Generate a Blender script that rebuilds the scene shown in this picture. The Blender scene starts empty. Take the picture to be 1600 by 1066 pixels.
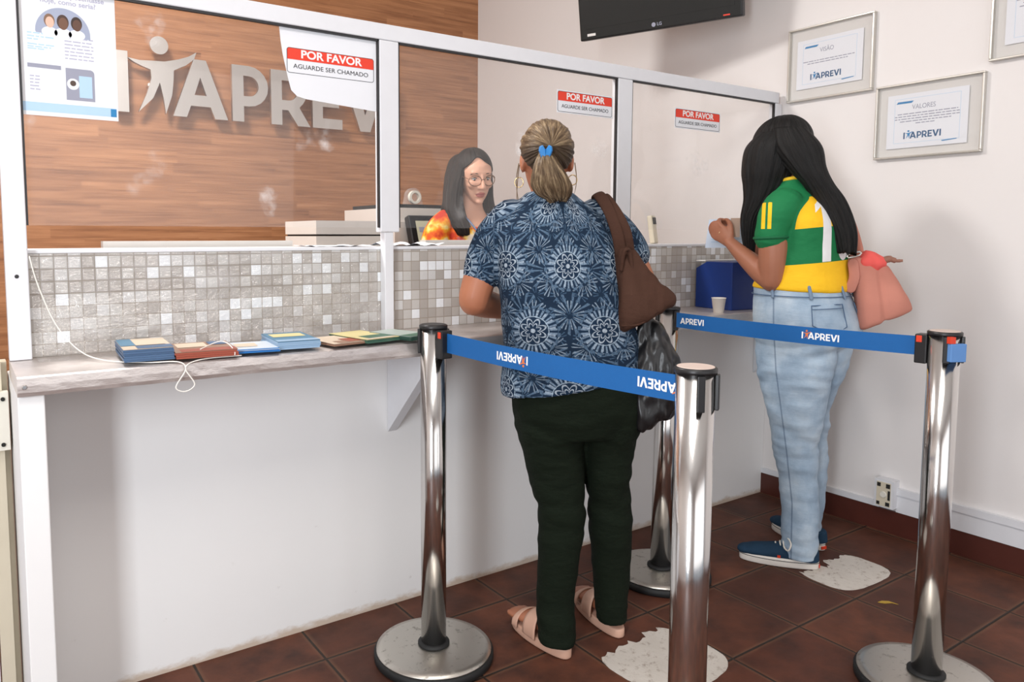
import bpy, bmesh, math, random
from mathutils import Vector, Matrix, noise
random.seed(7)
PI = math.pi
R = math.radians
S = bpy.context.scene
COL = S.collection

# ------------------------------------------------------------------ camera, light, exposure
cam_d = bpy.data.cameras.new('camera')
cam = bpy.data.objects.new('camera', cam_d); COL.objects.link(cam)
cam_d.sensor_fit = 'HORIZONTAL'; cam_d.sensor_width = 36.0
cam_d.lens = 1172.0 / 1600.0 * 36.0
cam_d.shift_x = (800 - 697) / 1600.0
cam_d.shift_y = -(533 - 467) / 1600.0
cam_d.clip_start = 0.05
cam.location = (0, 0, 1.25)
cam.rotation_euler = (R(90 - 4.8), 0, R(56.9 - 90))
S.camera = cam

S.view_settings.view_transform = 'Standard'
S.view_settings.look = 'None'
S.view_settings.gamma = 1.0
S.view_settings.use_curve_mapping = False
S.view_settings.exposure = -0.12

wd = bpy.data.worlds.new('world'); S.world = wd; wd.use_nodes = True
bg = wd.node_tree.nodes['Background']
bg.inputs[0].default_value = (0.80, 0.88, 1.0, 1); bg.inputs[1].default_value = 0.5


def area_light(name, loc, target, sx, sy, power, color):
    d = bpy.data.lights.new(name, 'AREA'); d.shape = 'RECTANGLE'
    d.size = sx; d.size_y = sy; d.energy = power; d.color = color
    o = bpy.data.objects.new(name, d); COL.objects.link(o)
    o.location = loc
    o.rotation_euler = (Vector(target) - Vector(loc)).to_track_quat('-Z', 'Y').to_euler()
    return o


area_light('door_daylight', (-1.50, -0.35, 1.45), (1.6, 1.5, 1.35), 0.42, 1.9, 78, (0.90, 0.95, 1.0))
area_light('added_front_fill', (1.0, -2.1, 1.5), (1.4, 2.0, 1.2), 3.2, 2.2, 34, (1.0, 0.96, 0.93))  # added wide warm fill behind the camera, lifts the ambient in shaded areas
area_light('hall_ceiling_lamp', (.35, 0.3, 3.22), (.35, 0.4, 0), 1.6, 1.0, 46, (1.0, 0.93, 0.87))
area_light('office_ceiling_lamp', (.15, 2.95, 3.20), (.9, 3.2, 0), .6, .6, 88, (1.0, 0.97, 0.94))


# ------------------------------------------------------------------ materials
def lin(c):
    f = lambda v: v / 12.92 if v <= 0.04045 else ((v + 0.055) / 1.055) ** 2.4
    return tuple(f(v / 255.0) for v in c) + (1.0,)


class NT:
    """small helper to wire node trees"""
    def __init__(s, name):
        s.m = bpy.data.materials.new(name); s.m.use_nodes = True
        s.t = s.m.node_tree; s.n = s.t.nodes; s.l = s.t.links
        s.b = s.n['Principled BSDF']; s.out = s.n['Material Output']

    def node(s, typ, **kw):
        n = s.n.new(typ)
        for k, v in kw.items(): setattr(n, k, v)
        return n

    def put(s, sock, v):
        if hasattr(v, 'is_linked') or isinstance(v, bpy.types.NodeSocket): s.l.new(v, sock)
        else: sock.default_value = v

    def math(s, op, a, b=None, c=None):
        n = s.node('ShaderNodeMath', operation=op)
        s.put(n.inputs[0], a)
        if b is not None: s.put(n.inputs[1], b)
        if c is not None: s.put(n.inputs[2], c)
        return n.outputs[0]

    def vmath(s, op, a, b=None):
        n = s.node('ShaderNodeVectorMath', operation=op)
        s.put(n.inputs[0], a)
        if b is not None: s.put(n.inputs[1], b)
        return n.outputs[0] if op not in ('LENGTH', 'DISTANCE', 'DOT_PRODUCT') else n.outputs['Value']

    def coord(s, kind='Object'):
        return s.node('ShaderNodeTexCoord').outputs[kind]

    def attr(s, name):
        return s.node('ShaderNodeAttribute', attribute_name=name)

    def sep(s, v):
        n = s.node('ShaderNodeSeparateXYZ'); s.put(n.inputs[0], v); return n.outputs

    def comb(s, x, y, z):
        n = s.node('ShaderNodeCombineXYZ')
        for i, v in enumerate((x, y, z)): s.put(n.inputs[i], v)
        return n.outputs[0]

    def noise(s, v, scale, detail=3.0, rough=0.55, out='Fac'):
        n = s.node('ShaderNodeTexNoise'); s.put(n.inputs['Vector'], v)
        n.inputs['Scale'].default_value = scale; n.inputs['Detail'].default_value = detail
        n.inputs['Roughness'].default_value = rough
        return n.outputs[out]

    def white(s, v):
        n = s.node('ShaderNodeTexWhiteNoise', noise_dimensions='3D'); s.put(n.inputs['Vector'], v)
        return n.outputs['Value']

    def ramp(s, fac, stops, interp='LINEAR'):
        n = s.node('ShaderNodeValToRGB'); n.color_ramp.interpolation = interp
        e = n.color_ramp.elements
        while len(e) < len(stops): e.new(0.5)
        for i, (p, c) in enumerate(stops):
            e[i].position = p; e[i].color = c
        s.put(n.inputs[0], fac)
        return n.outputs[0]

    def mix(s, fac, a, b):
        n = s.node('ShaderNodeMix', data_type='RGBA')
        s.put(n.inputs[0], fac); s.put(n.inputs[6], a); s.put(n.inputs[7], b)
        return n.outputs[2]

    def bump(s, h, strength=0.3, dist=0.01):
        n = s.node('ShaderNodeBump'); n.inputs['Strength'].default_value = strength
        n.inputs['Distance'].default_value = dist
        s.put(n.inputs['Height'], h); s.l.new(n.outputs[0], s.b.inputs['Normal'])

    def base(s, v): s.put(s.b.inputs['Base Color'], v)

    def rough(s, v): s.put(s.b.inputs['Roughness'], v)

    def metal(s, v): s.put(s.b.inputs['Metallic'], v)


def scaled(nt, v, sc):
    n = nt.node('ShaderNodeMapping'); nt.put(n.inputs[0], v); n.inputs['Scale'].default_value = sc
    return n.outputs[0]


def plain(name, c, rough=0.5, metal=0.0, var=0.06, scale=25.0, bump=0.0, bscale=200.0):
    t = NT(name); co = t.coord()
    a = lin(c); k = 1 - var
    lo = (a[0] * k, a[1] * k, a[2] * k, 1)
    t.base(t.mix(t.noise(co, scale), lo, a))
    t.rough(rough); t.metal(metal)
    if bump: t.bump(t.noise(co, bscale), bump, 0.002)
    return t.m


def mat_paint(name, c, dirt=None, scuff=0.0):
    t = NT(name); co = t.coord()
    a = lin(c); lo = tuple(v * 0.95 for v in a[:3]) + (1,)
    col = t.mix(t.noise(co, 1.6, 4), lo, a)
    if dirt:
        z = t.sep(co)[2]
        n = t.noise(scaled(t, co, (4, 4, 9)), 3.5, 5, 0.65)
        d = t.math('MULTIPLY', t.math('SUBTRACT', t.math('MULTIPLY', n, 0.055), z), 50.0)
        n2 = t.node('ShaderNodeClamp'); t.put(n2.inputs[0], d)
        col = t.mix(n2.outputs[0], col, lin(dirt))
    if scuff:
        z = t.sep(co)[2]
        s1 = t.ramp(t.noise(scaled(t, co, (9, 9, 14)), 1.6, 6, 0.7), [(0.66, (0, 0, 0, 1)), (0.74, (1, 1, 1, 1))])
        low = t.math('MULTIPLY', t.math('LESS_THAN', z, 0.34), scuff)
        col = t.mix(t.math('MULTIPLY', s1, low), col, lin((150, 140, 132)))
    t.base(col); t.rough(0.55)
    t.bump(t.noise(co, 60, 4), 0.06, 0.004)
    return t.m


def mat_floor():
    t = NT('terracotta_floor_tile'); co = t.coord(); x, y, z = t.sep(co)
    u = t.math('DIVIDE', t.math('SUBTRACT', x, 2.548 - 30 * .337), .337)
    v = t.math('DIVIDE', t.math('SUBTRACT', y, 1.318 - 30 * .328), .328)
    fu = t.math('FRACT', u); fv = t.math('FRACT', v)
    du = t.math('MULTIPLY', t.math('MINIMUM', fu, t.math('SUBTRACT', 1.0, fu)), .337)
    dv = t.math('MULTIPLY', t.math('MINIMUM', fv, t.math('SUBTRACT', 1.0, fv)), .328)
    d = t.math('MINIMUM', du, dv)
    cell = t.comb(t.math('FLOOR', u), t.math('FLOOR', v), 0.0)
    rnd = t.white(cell)
    tile = t.ramp(rnd, [(0, lin((92, 52, 38))), (0.5, lin((106, 62, 44))), (1, lin((80, 46, 35)))])
    tile = t.mix(t.ramp(t.noise(co, 7, 5, 0.6), [(0.35, (0, 0, 0, 1)), (0.7, (1, 1, 1, 1))]), tile, lin((62, 38, 30)))
    edge = t.ramp(d, [(0.006, (1, 1, 1, 1)), (0.016, (0, 0, 0, 1))])
    tile = t.mix(t.math('MULTIPLY', edge, 0.5), tile, lin((112, 80, 60)))
    g = t.math('LESS_THAN', d, 0.0036)
    t.base(t.mix(g, tile, lin((48, 38, 32))))
    t.rough(t.math('ADD', 0.50, t.math('MULTIPLY', t.noise(co, 9, 4), 0.22))); t.b.inputs['Specular IOR Level'].default_value = 0.3
    h = t.math('ADD', t.math('SMOOTH_MIN', d, 0.006, 0.004), t.math('MULTIPLY', t.noise(co, 45, 3), 0.0012))
    t.bump(h, 0.8, 0.6)
    return t.m


def mat_mosaic():
    t = NT('pearl_mosaic'); co = t.coord(); x, y, z = t.sep(co)
    p = .0322
    u = t.math('DIVIDE', t.math('ADD', x, 10.0), p); v = t.math('DIVIDE', t.math('SUBTRACT', z, .94), p)
    fu = t.math('FRACT', u); fv = t.math('FRACT', v)
    d = t.math('MINIMUM', t.math('MINIMUM', fu, t.math('SUBTRACT', 1.0, fu)), t.math('MINIMUM', fv, t.math('SUBTRACT', 1.0, fv)))
    r = t.white(t.comb(t.math('FLOOR', u), t.math('FLOOR', v), 3.0))
    col = t.ramp(r, [(0, lin((172, 166, 160))), (.3, lin((184, 178, 172))), (.55, lin((196, 193, 189))),
                     (.78, lin((206, 205, 204))), (.9, lin((236, 240, 244)))], 'CONSTANT')
    col = t.mix(t.math('MULTIPLY', t.noise(co, 90, 3), 0.25), col, lin((160, 154, 148)))
    g = t.math('LESS_THAN', d, 0.035)
    t.base(t.mix(g, col, lin((150, 140, 128)))); t.rough(t.math('ADD', 0.22, t.math('MULTIPLY', g, 0.4)))
    t.bump(t.math('SMOOTH_MIN', d, 0.07, 0.05), 0.5, 0.02)
    return t.m


def mat_wood():
    t = NT('honey_brown_wood_cladding'); co = t.coord(); x, y, z = t.sep(co)
    strip = t.math('FLOOR', t.math('DIVIDE', z, 0.062))
    off = t.white(t.comb(strip, 1.0, 2.0))
    blk = t.math('FLOOR', t.math('ADD', t.math('DIVIDE', x, 0.62), t.math('MULTIPLY', off, 7.0)))
    rb = t.white(t.comb(strip, blk, 5.0))
    w = t.comb(t.math('ADD', t.math('MULTIPLY', x, 1.1), t.math('MULTIPLY', rb, 2.0)), 0.0, t.math('MULTIPLY', z, 22.0))
    g1 = t.noise(w, 1.5, 6, 0.65)
    g2 = t.noise(t.comb(t.math('MULTIPLY', x, 2.0), 0.0, t.math('MULTIPLY', z, 120.0)), 1.4, 4, 0.6)
    f = t.math('ADD', t.math('MULTIPLY', g1, 0.75), t.math('MULTIPLY', g2, 0.35))
    col = t.ramp(f, [(0.32, lin((96, 60, 36))), (0.46, lin((148, 98, 63))), (0.58, lin((174, 120, 80))), (0.72, lin((192, 138, 97)))])
    col = t.mix(t.math('MULTIPLY', rb, 0.22), col, lin((112, 68, 44)))
    t.base(col); t.rough(0.42); t.bump(f, 0.1, 0.01)
    return t.m


def mat_steel(name, c=(205, 203, 200), rough=0.2, spots=False):
    t = NT(name); co = t.coord()
    n = t.noise(scaled(t, co, (60, 60, 1.5)), 4, 3)
    t.base(t.mix(n, tuple(v * .9 for v in lin(c)[:3]) + (1,), lin(c))); t.metal(1.0)
    r = t.math('ADD', rough - 0.04, t.math('MULTIPLY', n, 0.08))
    if spots:
        k = t.ramp(t.noise(co, 34, 5, 0.7), [(0.56, (0, 0, 0, 1)), (0.66, (1, 1, 1, 1))])
        t.base(t.mix(t.math('MULTIPLY', k, .5), lin(c), lin((120, 115, 108))))
        r = t.math('ADD', r, t.math('MULTIPLY', k, 0.3))
    t.rough(r)
    return t.m


def mat_foil():
    t = NT('wrapped_aluminium_sheet'); co = t.coord()
    n = t.noise(scaled(t, co, (14, 14, 30)), 1.0, 6, 0.65)
    t.base(t.mix(n, lin((198, 188, 184)), lin((232, 226, 222)))); t.metal(0.75); t.rough(t.math('ADD', .30, t.math('MULTIPLY', n, .25)))
    t.bump(n, 0.22, 0.012)
    return t.m


def mat_glass(name, haze=0.05, smudge=0.25, tint=(1, 1, 1, 1), gloss=1.0):
    t = NT(name); co = t.coord(); t.n.remove(t.b)
    tr = t.node('ShaderNodeBsdfTransparent'); tr.inputs[0].default_value = tint
    gl = t.node('ShaderNodeBsdfGlossy'); gl.inputs['Roughness'].default_value = 0.03
    df = t.node('ShaderNodeBsdfDiffuse'); df.inputs[0].default_value = (0.9, 0.9, 0.9, 1)
    fr = t.node('ShaderNodeFresnel'); fr.inputs[0].default_value = 1.5
    gm = t.node('ShaderNodeNewGeometry')
    front = t.math('SUBTRACT', 1.0, gm.outputs['Backfacing'])
    m1 = t.node('ShaderNodeMixShader'); t.l.new(t.math('MULTIPLY', t.math('MULTIPLY', fr.outputs[0], gloss * 1.0), front), m1.inputs[0])
    t.l.new(tr.outputs[0], m1.inputs[1]); t.l.new(gl.outputs[0], m1.inputs[2])
    k = t.ramp(t.noise(co, 5.5, 4, 0.5), [(0.64, (0, 0, 0, 1)), (0.72, (1, 1, 1, 1))])
    k = t.math('MULTIPLY', k, t.ramp(t.noise(co, 30, 4, 0.6), [(0.4, (0, 0, 0, 1)), (0.65, (1, 1, 1, 1))]))
    m2 = t.node('ShaderNodeMixShader'); t.l.new(t.math('ADD', haze, t.math('MULTIPLY', k, smudge)), m2.inputs[0])
    t.l.new(m1.outputs[0], m2.inputs[1]); t.l.new(df.outputs[0], m2.inputs[2])
    t.l.new(m2.outputs[0], t.out.inputs[0])
    return t.m


def mat_film():
    t = NT('clear_plastic_film'); co = t.coord(); t.n.remove(t.b)
    tr = t.node('ShaderNodeBsdfTransparent')
    gl = t.node('ShaderNodeBsdfGlossy'); gl.inputs['Roughness'].default_value = 0.12
    df = t.node('ShaderNodeBsdfDiffuse'); df.inputs[0].default_value = (0.92, 0.92, 0.92, 1)
    n = t.noise(scaled(t, co, (3, 3, 9)), 3.2, 5, 0.6)
    b = t.node('ShaderNodeBump'); b.inputs['Strength'].default_value = 0.9; b.inputs['Distance'].default_value = 0.03
    x, y, z = t.sep(co); p = .0322
    fu = t.math('FRACT', t.math('DIVIDE', t.math('ADD', x, 10.0), p)); fv = t.math('FRACT', t.math('DIVIDE', t.math('SUBTRACT', z, .94), p))
    dd = t.math('MINIMUM', t.math('MINIMUM', fu, t.math('SUBTRACT', 1.0, fu)), t.math('MINIMUM', fv, t.math('SUBTRACT', 1.0, fv)))
    press = t.math('MULTIPLY', t.math('SMOOTH_MIN', dd, 0.10, 0.06), t.math('MULTIPLY', t.math('GREATER_THAN', z, 1.09), 2.4))
    t.l.new(t.math('ADD', n, press), b.inputs['Height']); t.l.new(b.outputs[0], gl.inputs['Normal'])
    m1 = t.node('ShaderNodeMixShader'); m1.inputs[0].default_value = 0.16
    t.l.new(tr.outputs[0], m1.inputs[1]); t.l.new(gl.outputs[0], m1.inputs[2])
    m2 = t.node('ShaderNodeMixShader')
    t.l.new(t.math('MULTIPLY', t.ramp(n, [(0.45, (0, 0, 0, 1)), (0.75, (1, 1, 1, 1))]), 0.22), m2.inputs[0])
    t.l.new(m1.outputs[0], m2.inputs[1]); t.l.new(df.outputs[0], m2.inputs[2])
    t.l.new(m2.outputs[0], t.out.inputs[0])
    return t.m


def mat_skin(name, c):
    t = NT(name); co = t.coord(); a = lin(c)
    t.base(t.mix(t.noise(co, 14, 4), (a[0] * .88, a[1] * .82, a[2] * .80, 1), a)); t.rough(0.5)
    t.b.inputs['Subsurface Weight'].default_value = 0.08
    t.b.inputs['Subsurface Radius'].default_value = (0.02, 0.008, 0.005)
    t.bump(t.noise(co, 320, 2), 0.08, 0.002)
    return t.m


def mat_cloth(name, c, dark=0.75, bump=0.25, weave=900, fold=0.35):
    t = NT(name); co = t.coord(); a = lin(c)
    n = t.noise(scaled(t, co, (7, 7, 16)), 1.0, 5, 0.6)
    t.base(t.mix(n, (a[0] * dark, a[1] * dark, a[2] * dark, 1), a)); t.rough(0.85); t.b.inputs['Specular IOR Level'].default_value = 0.15
    w = t.math('ADD', t.math('MULTIPLY', t.noise(co, weave, 1), 0.05), t.math('MULTIPLY', n, fold))
    t.bump(w, bump, 0.03)
    return t.m


def mat_blouse():
    """navy cotton with pale medallions and leaf sprays, mapped on the wrapped 'pat' coordinates"""
    t = NT('navy_medallion_print'); p = t.attr('pat').outputs['Vector']; x, y, z = t.sep(p)
    navy = lin((20, 38, 58)); pale = lin((158, 170, 182)); mid = lin((72, 104, 132))

    def flower(scale, off, petals, seed, rmax):
        sx = t.math('ADD', t.math('MULTIPLY', x, scale), off); sy = t.math('ADD', t.math('MULTIPLY', y, scale), off * .37)
        row = t.math('FLOOR', sy)
        sx = t.math('ADD', sx, t.math('MULTIPLY', t.math('MODULO', row, 2.0), 0.5))
        fx = t.math('SUBTRACT', t.math('FRACT', sx), 0.5); fy = t.math('SUBTRACT', t.math('FRACT', sy), 0.5)
        r = t.math('SQRT', t.math('ADD', t.math('MULTIPLY', fx, fx), t.math('MULTIPLY', fy, fy)))
        a = t.math('ARCTAN2', fy, fx)
        pet = t.math('ABSOLUTE', t.math('SINE', t.math('ADD', t.math('MULTIPLY', a, petals / 2.0), seed)))
        edge = t.math('MULTIPLY', t.math('ADD', 0.72, t.math('MULTIPLY', pet, 0.28)), rmax)
        return r, a, pet, edge

    G = lambda a, b: t.math('GREATER_THAN', a, b)
    Lt = lambda a, b: t.math('LESS_THAN', a, b)
    X = lambda *a: a[0] if len(a) == 1 else t.math('MULTIPLY', a[0], X(*a[1:]))
    W = lambda ang, k, ph=0.0: t.math('ABSOLUTE', t.math('SINE', t.math('ADD', t.math('MULTIPLY', ang, k), ph)))

    def rosette(col, scale, off, k, seed, rmax, c, thin=.55, hole=.12, vein=.93):
        r, a, p_, e = flower(scale, off, k, seed, rmax)
        m = X(Lt(r, e), G(p_, thin), Lt(p_, vein), G(r, hole))
        return t.mix(m, col, c)
    col = rosette(navy, 8.2, .10, 7, .4, .50, lin((80, 102, 124)), .66)
    col = rosette(col, 11.0, .5, 9, .9, .47, lin((124, 140, 156)), .70)
    col = rosette(col, 17.0, .2, 5, .2, .40, lin((62, 86, 110)), .72)
    r1, a1, p1, e1 = flower(5.5, 0.25, 22, 0.0, 0.40)
    col = t.mix(Lt(r1, 0.345), col, lin((22, 42, 64)))
    col = t.mix(X(G(r1, .345), Lt(r1, .385), G(W(a1, 11.0), .62)), col, lin((78, 100, 122)))
    col = t.mix(X(Lt(r1, .34), G(r1, .235), G(W(a1, 15.0), .78)), col, lin((112, 132, 152)))
    col = t.mix(X(Lt(r1, .32), G(r1, .21), G(W(a1, 8.0), .90)), col, lin((140, 156, 172)))
    hr = t.math('ADD', .105, t.math('MULTIPLY', W(a1, 4.0), .085))
    col = t.mix(Lt(t.math('ABSOLUTE', t.math('SUBTRACT', r1, hr)), .014), col, pale)
    col = t.mix(X(Lt(t.math('ABSOLUTE', t.math('SUBTRACT', r1, t.math('MULTIPLY', hr, .62))), .010)), col, pale)
    col = t.mix(Lt(t.math('ABSOLUTE', t.math('SUBTRACT', r1, 0.222)), .007), col, lin((150, 168, 184)))
    col = t.mix(Lt(r1, .035), col, pale)
    # printed ink irregularity
    col = t.mix(t.math('MULTIPLY', t.ramp(t.noise(p, 160, 3), [(0.45, (0, 0, 0, 1)), (0.62, (1, 1, 1, 1))]), 0.45), col, navy)
    t.base(col); t.rough(0.85); t.b.inputs['Specular IOR Level'].default_value = 0.2
    t.bump(t.noise(scaled(t, t.coord(), (6, 6, 12)), 1.0, 4), 0.35, 0.03)
    return t.m


def mat_jersey():
    """yellow and green bands; 'pat' = (round-the-back distance, height, sleeve distance), 'stripe' on the sleeve"""
    t = NT('jersey_knit'); x, y, z = t.sep(t.attr('pat').outputs['Vector'])
    yel = lin((246, 192, 22)); grn = lin((0, 112, 62)); wht = lin((232, 232, 232))
    b1 = t.math('GREATER_THAN', y, 1.278); b2 = t.math('LESS_THAN', y, 1.150)
    col = t.mix(t.math('MAXIMUM', b1, b2), grn, yel)
    # number one and the zero beside it
    one = t.math('MULTIPLY', t.math('LESS_THAN', t.math('ABSOLUTE', t.math('ADD', x, 0.088)), 0.0185),
                 t.math('MULTIPLY', t.math('GREATER_THAN', y, 1.152), t.math('LESS_THAN', y, 1.385)))
    fl = t.math('MULTIPLY', t.math('LESS_THAN', t.math('ABSOLUTE', t.math('SUBTRACT', y, t.math('ADD', 1.372, t.math('MULTIPLY', t.math('ADD', x, 0.102), 0.8)))), 0.015),
                t.math('LESS_THAN', t.math('ABSOLUTE', t.math('ADD', x, 0.114)), 0.02))
    ex = t.math('DIVIDE', t.math('SUBTRACT', x, 0.006), 0.055); ey = t.math('DIVIDE', t.math('SUBTRACT', y, 1.268), 0.117)
    rr = t.math('SQRT', t.math('ADD', t.math('MULTIPLY', ex, ex), t.math('MULTIPLY', ey, ey)))
    zero = t.math('LESS_THAN', t.math('ABSOLUTE', t.math('SUBTRACT', rr, 0.82)), 0.18)
    num = t.math('MINIMUM', t.math('ADD', t.math('ADD', one, fl), zero), 1.0)
    col = t.mix(num, col, wht)
    sl = t.math('GREATER_THAN', z, 0.0)
    col = t.mix(sl, col, grn)
    st = t.attr('stripe').outputs['Fac']
    k = t.math('ABSOLUTE', st)
    s1 = t.math('MULTIPLY', t.math('GREATER_THAN', k, 0.004), t.math('LESS_THAN', k, 0.017))
    s1 = t.math('MULTIPLY', s1, t.math('MULTIPLY', sl, t.math('GREATER_THAN', t.attr('up').outputs['Fac'], 0.028)))
    col = t.mix(s1, col, yel)
    t.base(col); t.rough(0.8)
    t.bump(t.noise(scaled(t, t.coord(), (6, 6, 12)), 1.1, 4), 0.3, 0.03)
    return t.m


def mat_jeans():
    t = NT('pale_blue_denim'); co = t.coord(); x, y, z = t.sep(co)
    n = t.noise(scaled(t, co, (6, 6, 5)), 1.3, 6, 0.6)
    col = t.ramp(n, [(0.3, lin((138, 160, 182))), (0.5, lin((168, 188, 206))), (0.7, lin((198, 212, 222)))])
    col = t.mix(t.math('MULTIPLY', t.noise(co, 420, 2), 0.3), col, lin((128, 152, 176)))
    sm = t.math('ABSOLUTE', t.attr('seam').outputs['Fac'])
    col = t.mix(t.math('MULTIPLY', t.math('LESS_THAN', sm, 0.0025), 0.55), col, lin((70, 92, 122)))
    t.base(col); t.rough(0.85); t.b.inputs['Specular IOR Level'].default_value = 0.2
    f = t.noise(scaled(t, co, (5, 5, 17)), 1.2, 4, 0.6)
    t.bump(t.math('ADD', t.math('MULTIPLY', f, 0.4), t.math('MULTIPLY', t.noise(co, 700, 1), 0.03)), 0.4, 0.03)
    return t.m


def mat_floral():
    t = NT('painterly_orange_floral'); co = t.coord()
    n = t.noise(co, 13, 3, 0.5, 'Color'); r, g, b = t.sep(n)
    col = t.ramp(r, [(0.36, lin((190, 48, 22))), (0.44, lin((228, 104, 24))), (0.50, lin((240, 168, 40))), (0.55, lin((246, 214, 120))), (0.62, lin((230, 214, 190)))])
    x, y, z = t.sep(co)
    side = t.ramp(t.math('ADD', t.math('MULTIPLY', x, 5.0), t.math('MULTIPLY', t.math('SUBTRACT', g, 0.5), 2.4)), [(0.0, (1, 1, 1, 1)), (0.35, (0, 0, 0, 1))])
    col2 = t.ramp(b, [(0.38, lin((86, 112, 160))), (0.47, lin((150, 166, 190))), (0.54, lin((236, 208, 130))), (0.62, lin((222, 120, 50)))])
    t.base(t.mix(side, col, col2)); t.rough(0.8)
    return t.m


def mat_hair(name, c1, c2, c3, rough=0.42):
    """'lock' holds a coordinate across the strands"""
    t = NT(name); l = t.attr('lock').outputs['Vector']; u, v, w = t.sep(l)
    n = t.noise(t.comb(t.math('MULTIPLY', u, 26.0), t.math('MULTIPLY', v, 1.6), w), 1.0, 4, 0.7)
    n2 = t.noise(t.comb(t.math('MULTIPLY', u, 120.0), t.math('MULTIPLY', v, 3.0), w), 1.0, 3, 0.7)
    f = t.math('ADD', t.math('MULTIPLY', n, 0.65), t.math('MULTIPLY', n2, 0.35))
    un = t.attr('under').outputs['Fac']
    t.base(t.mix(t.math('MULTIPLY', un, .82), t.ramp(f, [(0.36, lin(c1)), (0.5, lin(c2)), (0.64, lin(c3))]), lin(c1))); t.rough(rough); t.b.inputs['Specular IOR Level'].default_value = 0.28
    t.bump(f, 0.6, 0.012)
    return t.m


M = dict(
    white=mat_paint('white_wall_paint', (232, 228, 226)),
    counter=mat_paint('white_counter_paint', (236, 235, 234), dirt=(196, 180, 164), scuff=0.5),
    ceil=mat_paint('white_ceiling_paint', (236, 234, 230)),
    floor=mat_floor(), mosaic=mat_mosaic(), wood=mat_wood(),
    skirt=plain('terracotta_skirting', (84, 40, 31), 0.4, 0, 0.35, 12),
    frame=plain('white_lacquered_aluminium', (222, 223, 227), 0.32),
    gasket=plain('black_gasket', (38, 38, 40), 0.5),
    glass=mat_glass('partition_glass', 0.028, 0.3),
    pglass=mat_glass('picture_glass', 0.02, 0.0, gloss=0.6),
    film=mat_film(),
    steel=mat_steel('polished_steel', (214, 212, 210), 0.16),
    plate=mat_steel('worn_steel_plate', (206, 202, 194), 0.36, True),
    letter=mat_steel('brushed_steel_letter', (226, 220, 214), 0.34),
    alu=mat_foil(),
    black=plain('black_plastic', (24, 24, 26), 0.4),
    rubber=plain('black_rubber', (20, 21, 22), 0.65),
    red=plain('red_plastic', (214, 62, 34), 0.4),
    belt=plain('blue_webbing', (0, 90, 158), 0.7, 0, 0.1, 60, 0.25, 700),
    beltpale=plain('pale_blue_webbing', (92, 138, 196), 0.7),
    print_white=plain('white_print', (238, 238, 238), 0.7),
    print_orange=plain('orange_print', (216, 116, 62), 0.7),
    print_red=plain('red_print', (226, 62, 40), 0.6),
    print_black=plain('black_print', (44, 44, 48), 0.7),
    print_grey=plain('grey_print', (150, 152, 168), 0.7),
    print_lilac=plain('lilac_print', (176, 176, 196), 0.7),
    print_blue=plain('blue_print', (44, 128, 182), 0.7),
    print_navy=plain('deep_blue_print', (34, 84, 126), 0.7),
    print_sky=plain('sky_blue_print', (176, 206, 232), 0.7),
    paper=plain('white_paper', (226, 228, 233), 0.6, 0, 0.02),
    matboard=plain('greige_mat_board', (214, 211, 207), 0.6, 0, 0.04),
    silver=plain('champagne_moulding', (206, 202, 194), 0.3, 0.6),
    tvblack=plain('gloss_black_screen', (16, 20, 20), 0.22),
    cream=plain('cream_paint', (214, 204, 182), 0.5, 0, 0.12, 9),
    ivory=plain('ivory_plastic', (226, 222, 210), 0.4),
    dark=plain('dark_hole', (30, 28, 26), 0.8),
    offwhite=plain('off_white_plastic', (226, 222, 216), 0.4),
    printerw=plain('printer_white', (222, 214, 206), 0.4),
    sage=plain('pale_sage_label', (196, 196, 170), 0.6),
    clear=mat_glass('clear_acrylic', 0.12, 0.1),
    desk=plain('grey_desk_laminate', (186, 182, 176), 0.5),
    goldh=plain('gold_metal', (226, 200, 150), 0.25, 0.9),
    clip=plain('blue_translucent_plastic', (36, 122, 190), 0.25),
    brown=mat_cloth('brown_soft_leather', (74, 50, 40), 0.7, 0.5, 260, 0.5),
    blackbag=plain('black_crinkled_nylon', (22, 22, 24), 0.32, 0, 0.2, 20, 0.6, 26),
    pink=mat_cloth('dusty_pink_leather', (196, 132, 116), 0.85, 0.2, 200, 0.25),
    coral=mat_cloth('coral_cloth', (244, 104, 98), 0.85, 0.4),
    trous=mat_cloth('dark_olive_trouser', (20, 29, 18), 0.6, 0.7, 700, 0.8),
    blouse=mat_blouse(), jersey=mat_jersey(), jeans=mat_jeans(), floral=mat_floral(),
    sandal=plain('nude_rubber', (206, 164, 142), 0.6),
    skin1=mat_skin('tan_skin', (176, 114, 84)), skin2=mat_skin('warm_brown_skin', (164, 108, 82)), skin3=mat_skin('light_skin', (222, 172, 146)),
    lips=plain('lip', (176, 96, 88), 0.4), eye=plain('eye_white', (230, 228, 224), 0.25), iris=plain('dark_iris', (40, 28, 22), 0.2),
    hair1=mat_hair('streaked_dark_blonde_hair', (50, 36, 26), (108, 88, 66), (178, 156, 124)),
    hair2=mat_hair('black_hair', (8, 8, 9), (15, 14, 14), (30, 28, 27), 0.48),
    hair3=mat_hair('dark_brown_hair', (18, 14, 12), (32, 25, 21), (54, 42, 35), .5),
    denimshoe=mat_cloth('dark_blue_canvas', (38, 62, 84), 0.8, 0.3),
    sole=plain('white_rubber', (228, 222, 214), 0.5), lace=plain('white_lace', (226, 222, 212), 0.8),
    navybox=plain('royal_blue_board', (0, 42, 112), 0.5),
    cup=plain('white_cup', (232, 226, 218), 0.4),
    sticker=None, leaf=plain('dry_yellow_leaf', (172, 140, 52), 0.8), cord=plain('white_cord', (236, 232, 224), 0.6),
    card=plain('tan_card', (176, 148, 128), 0.6),
)


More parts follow.
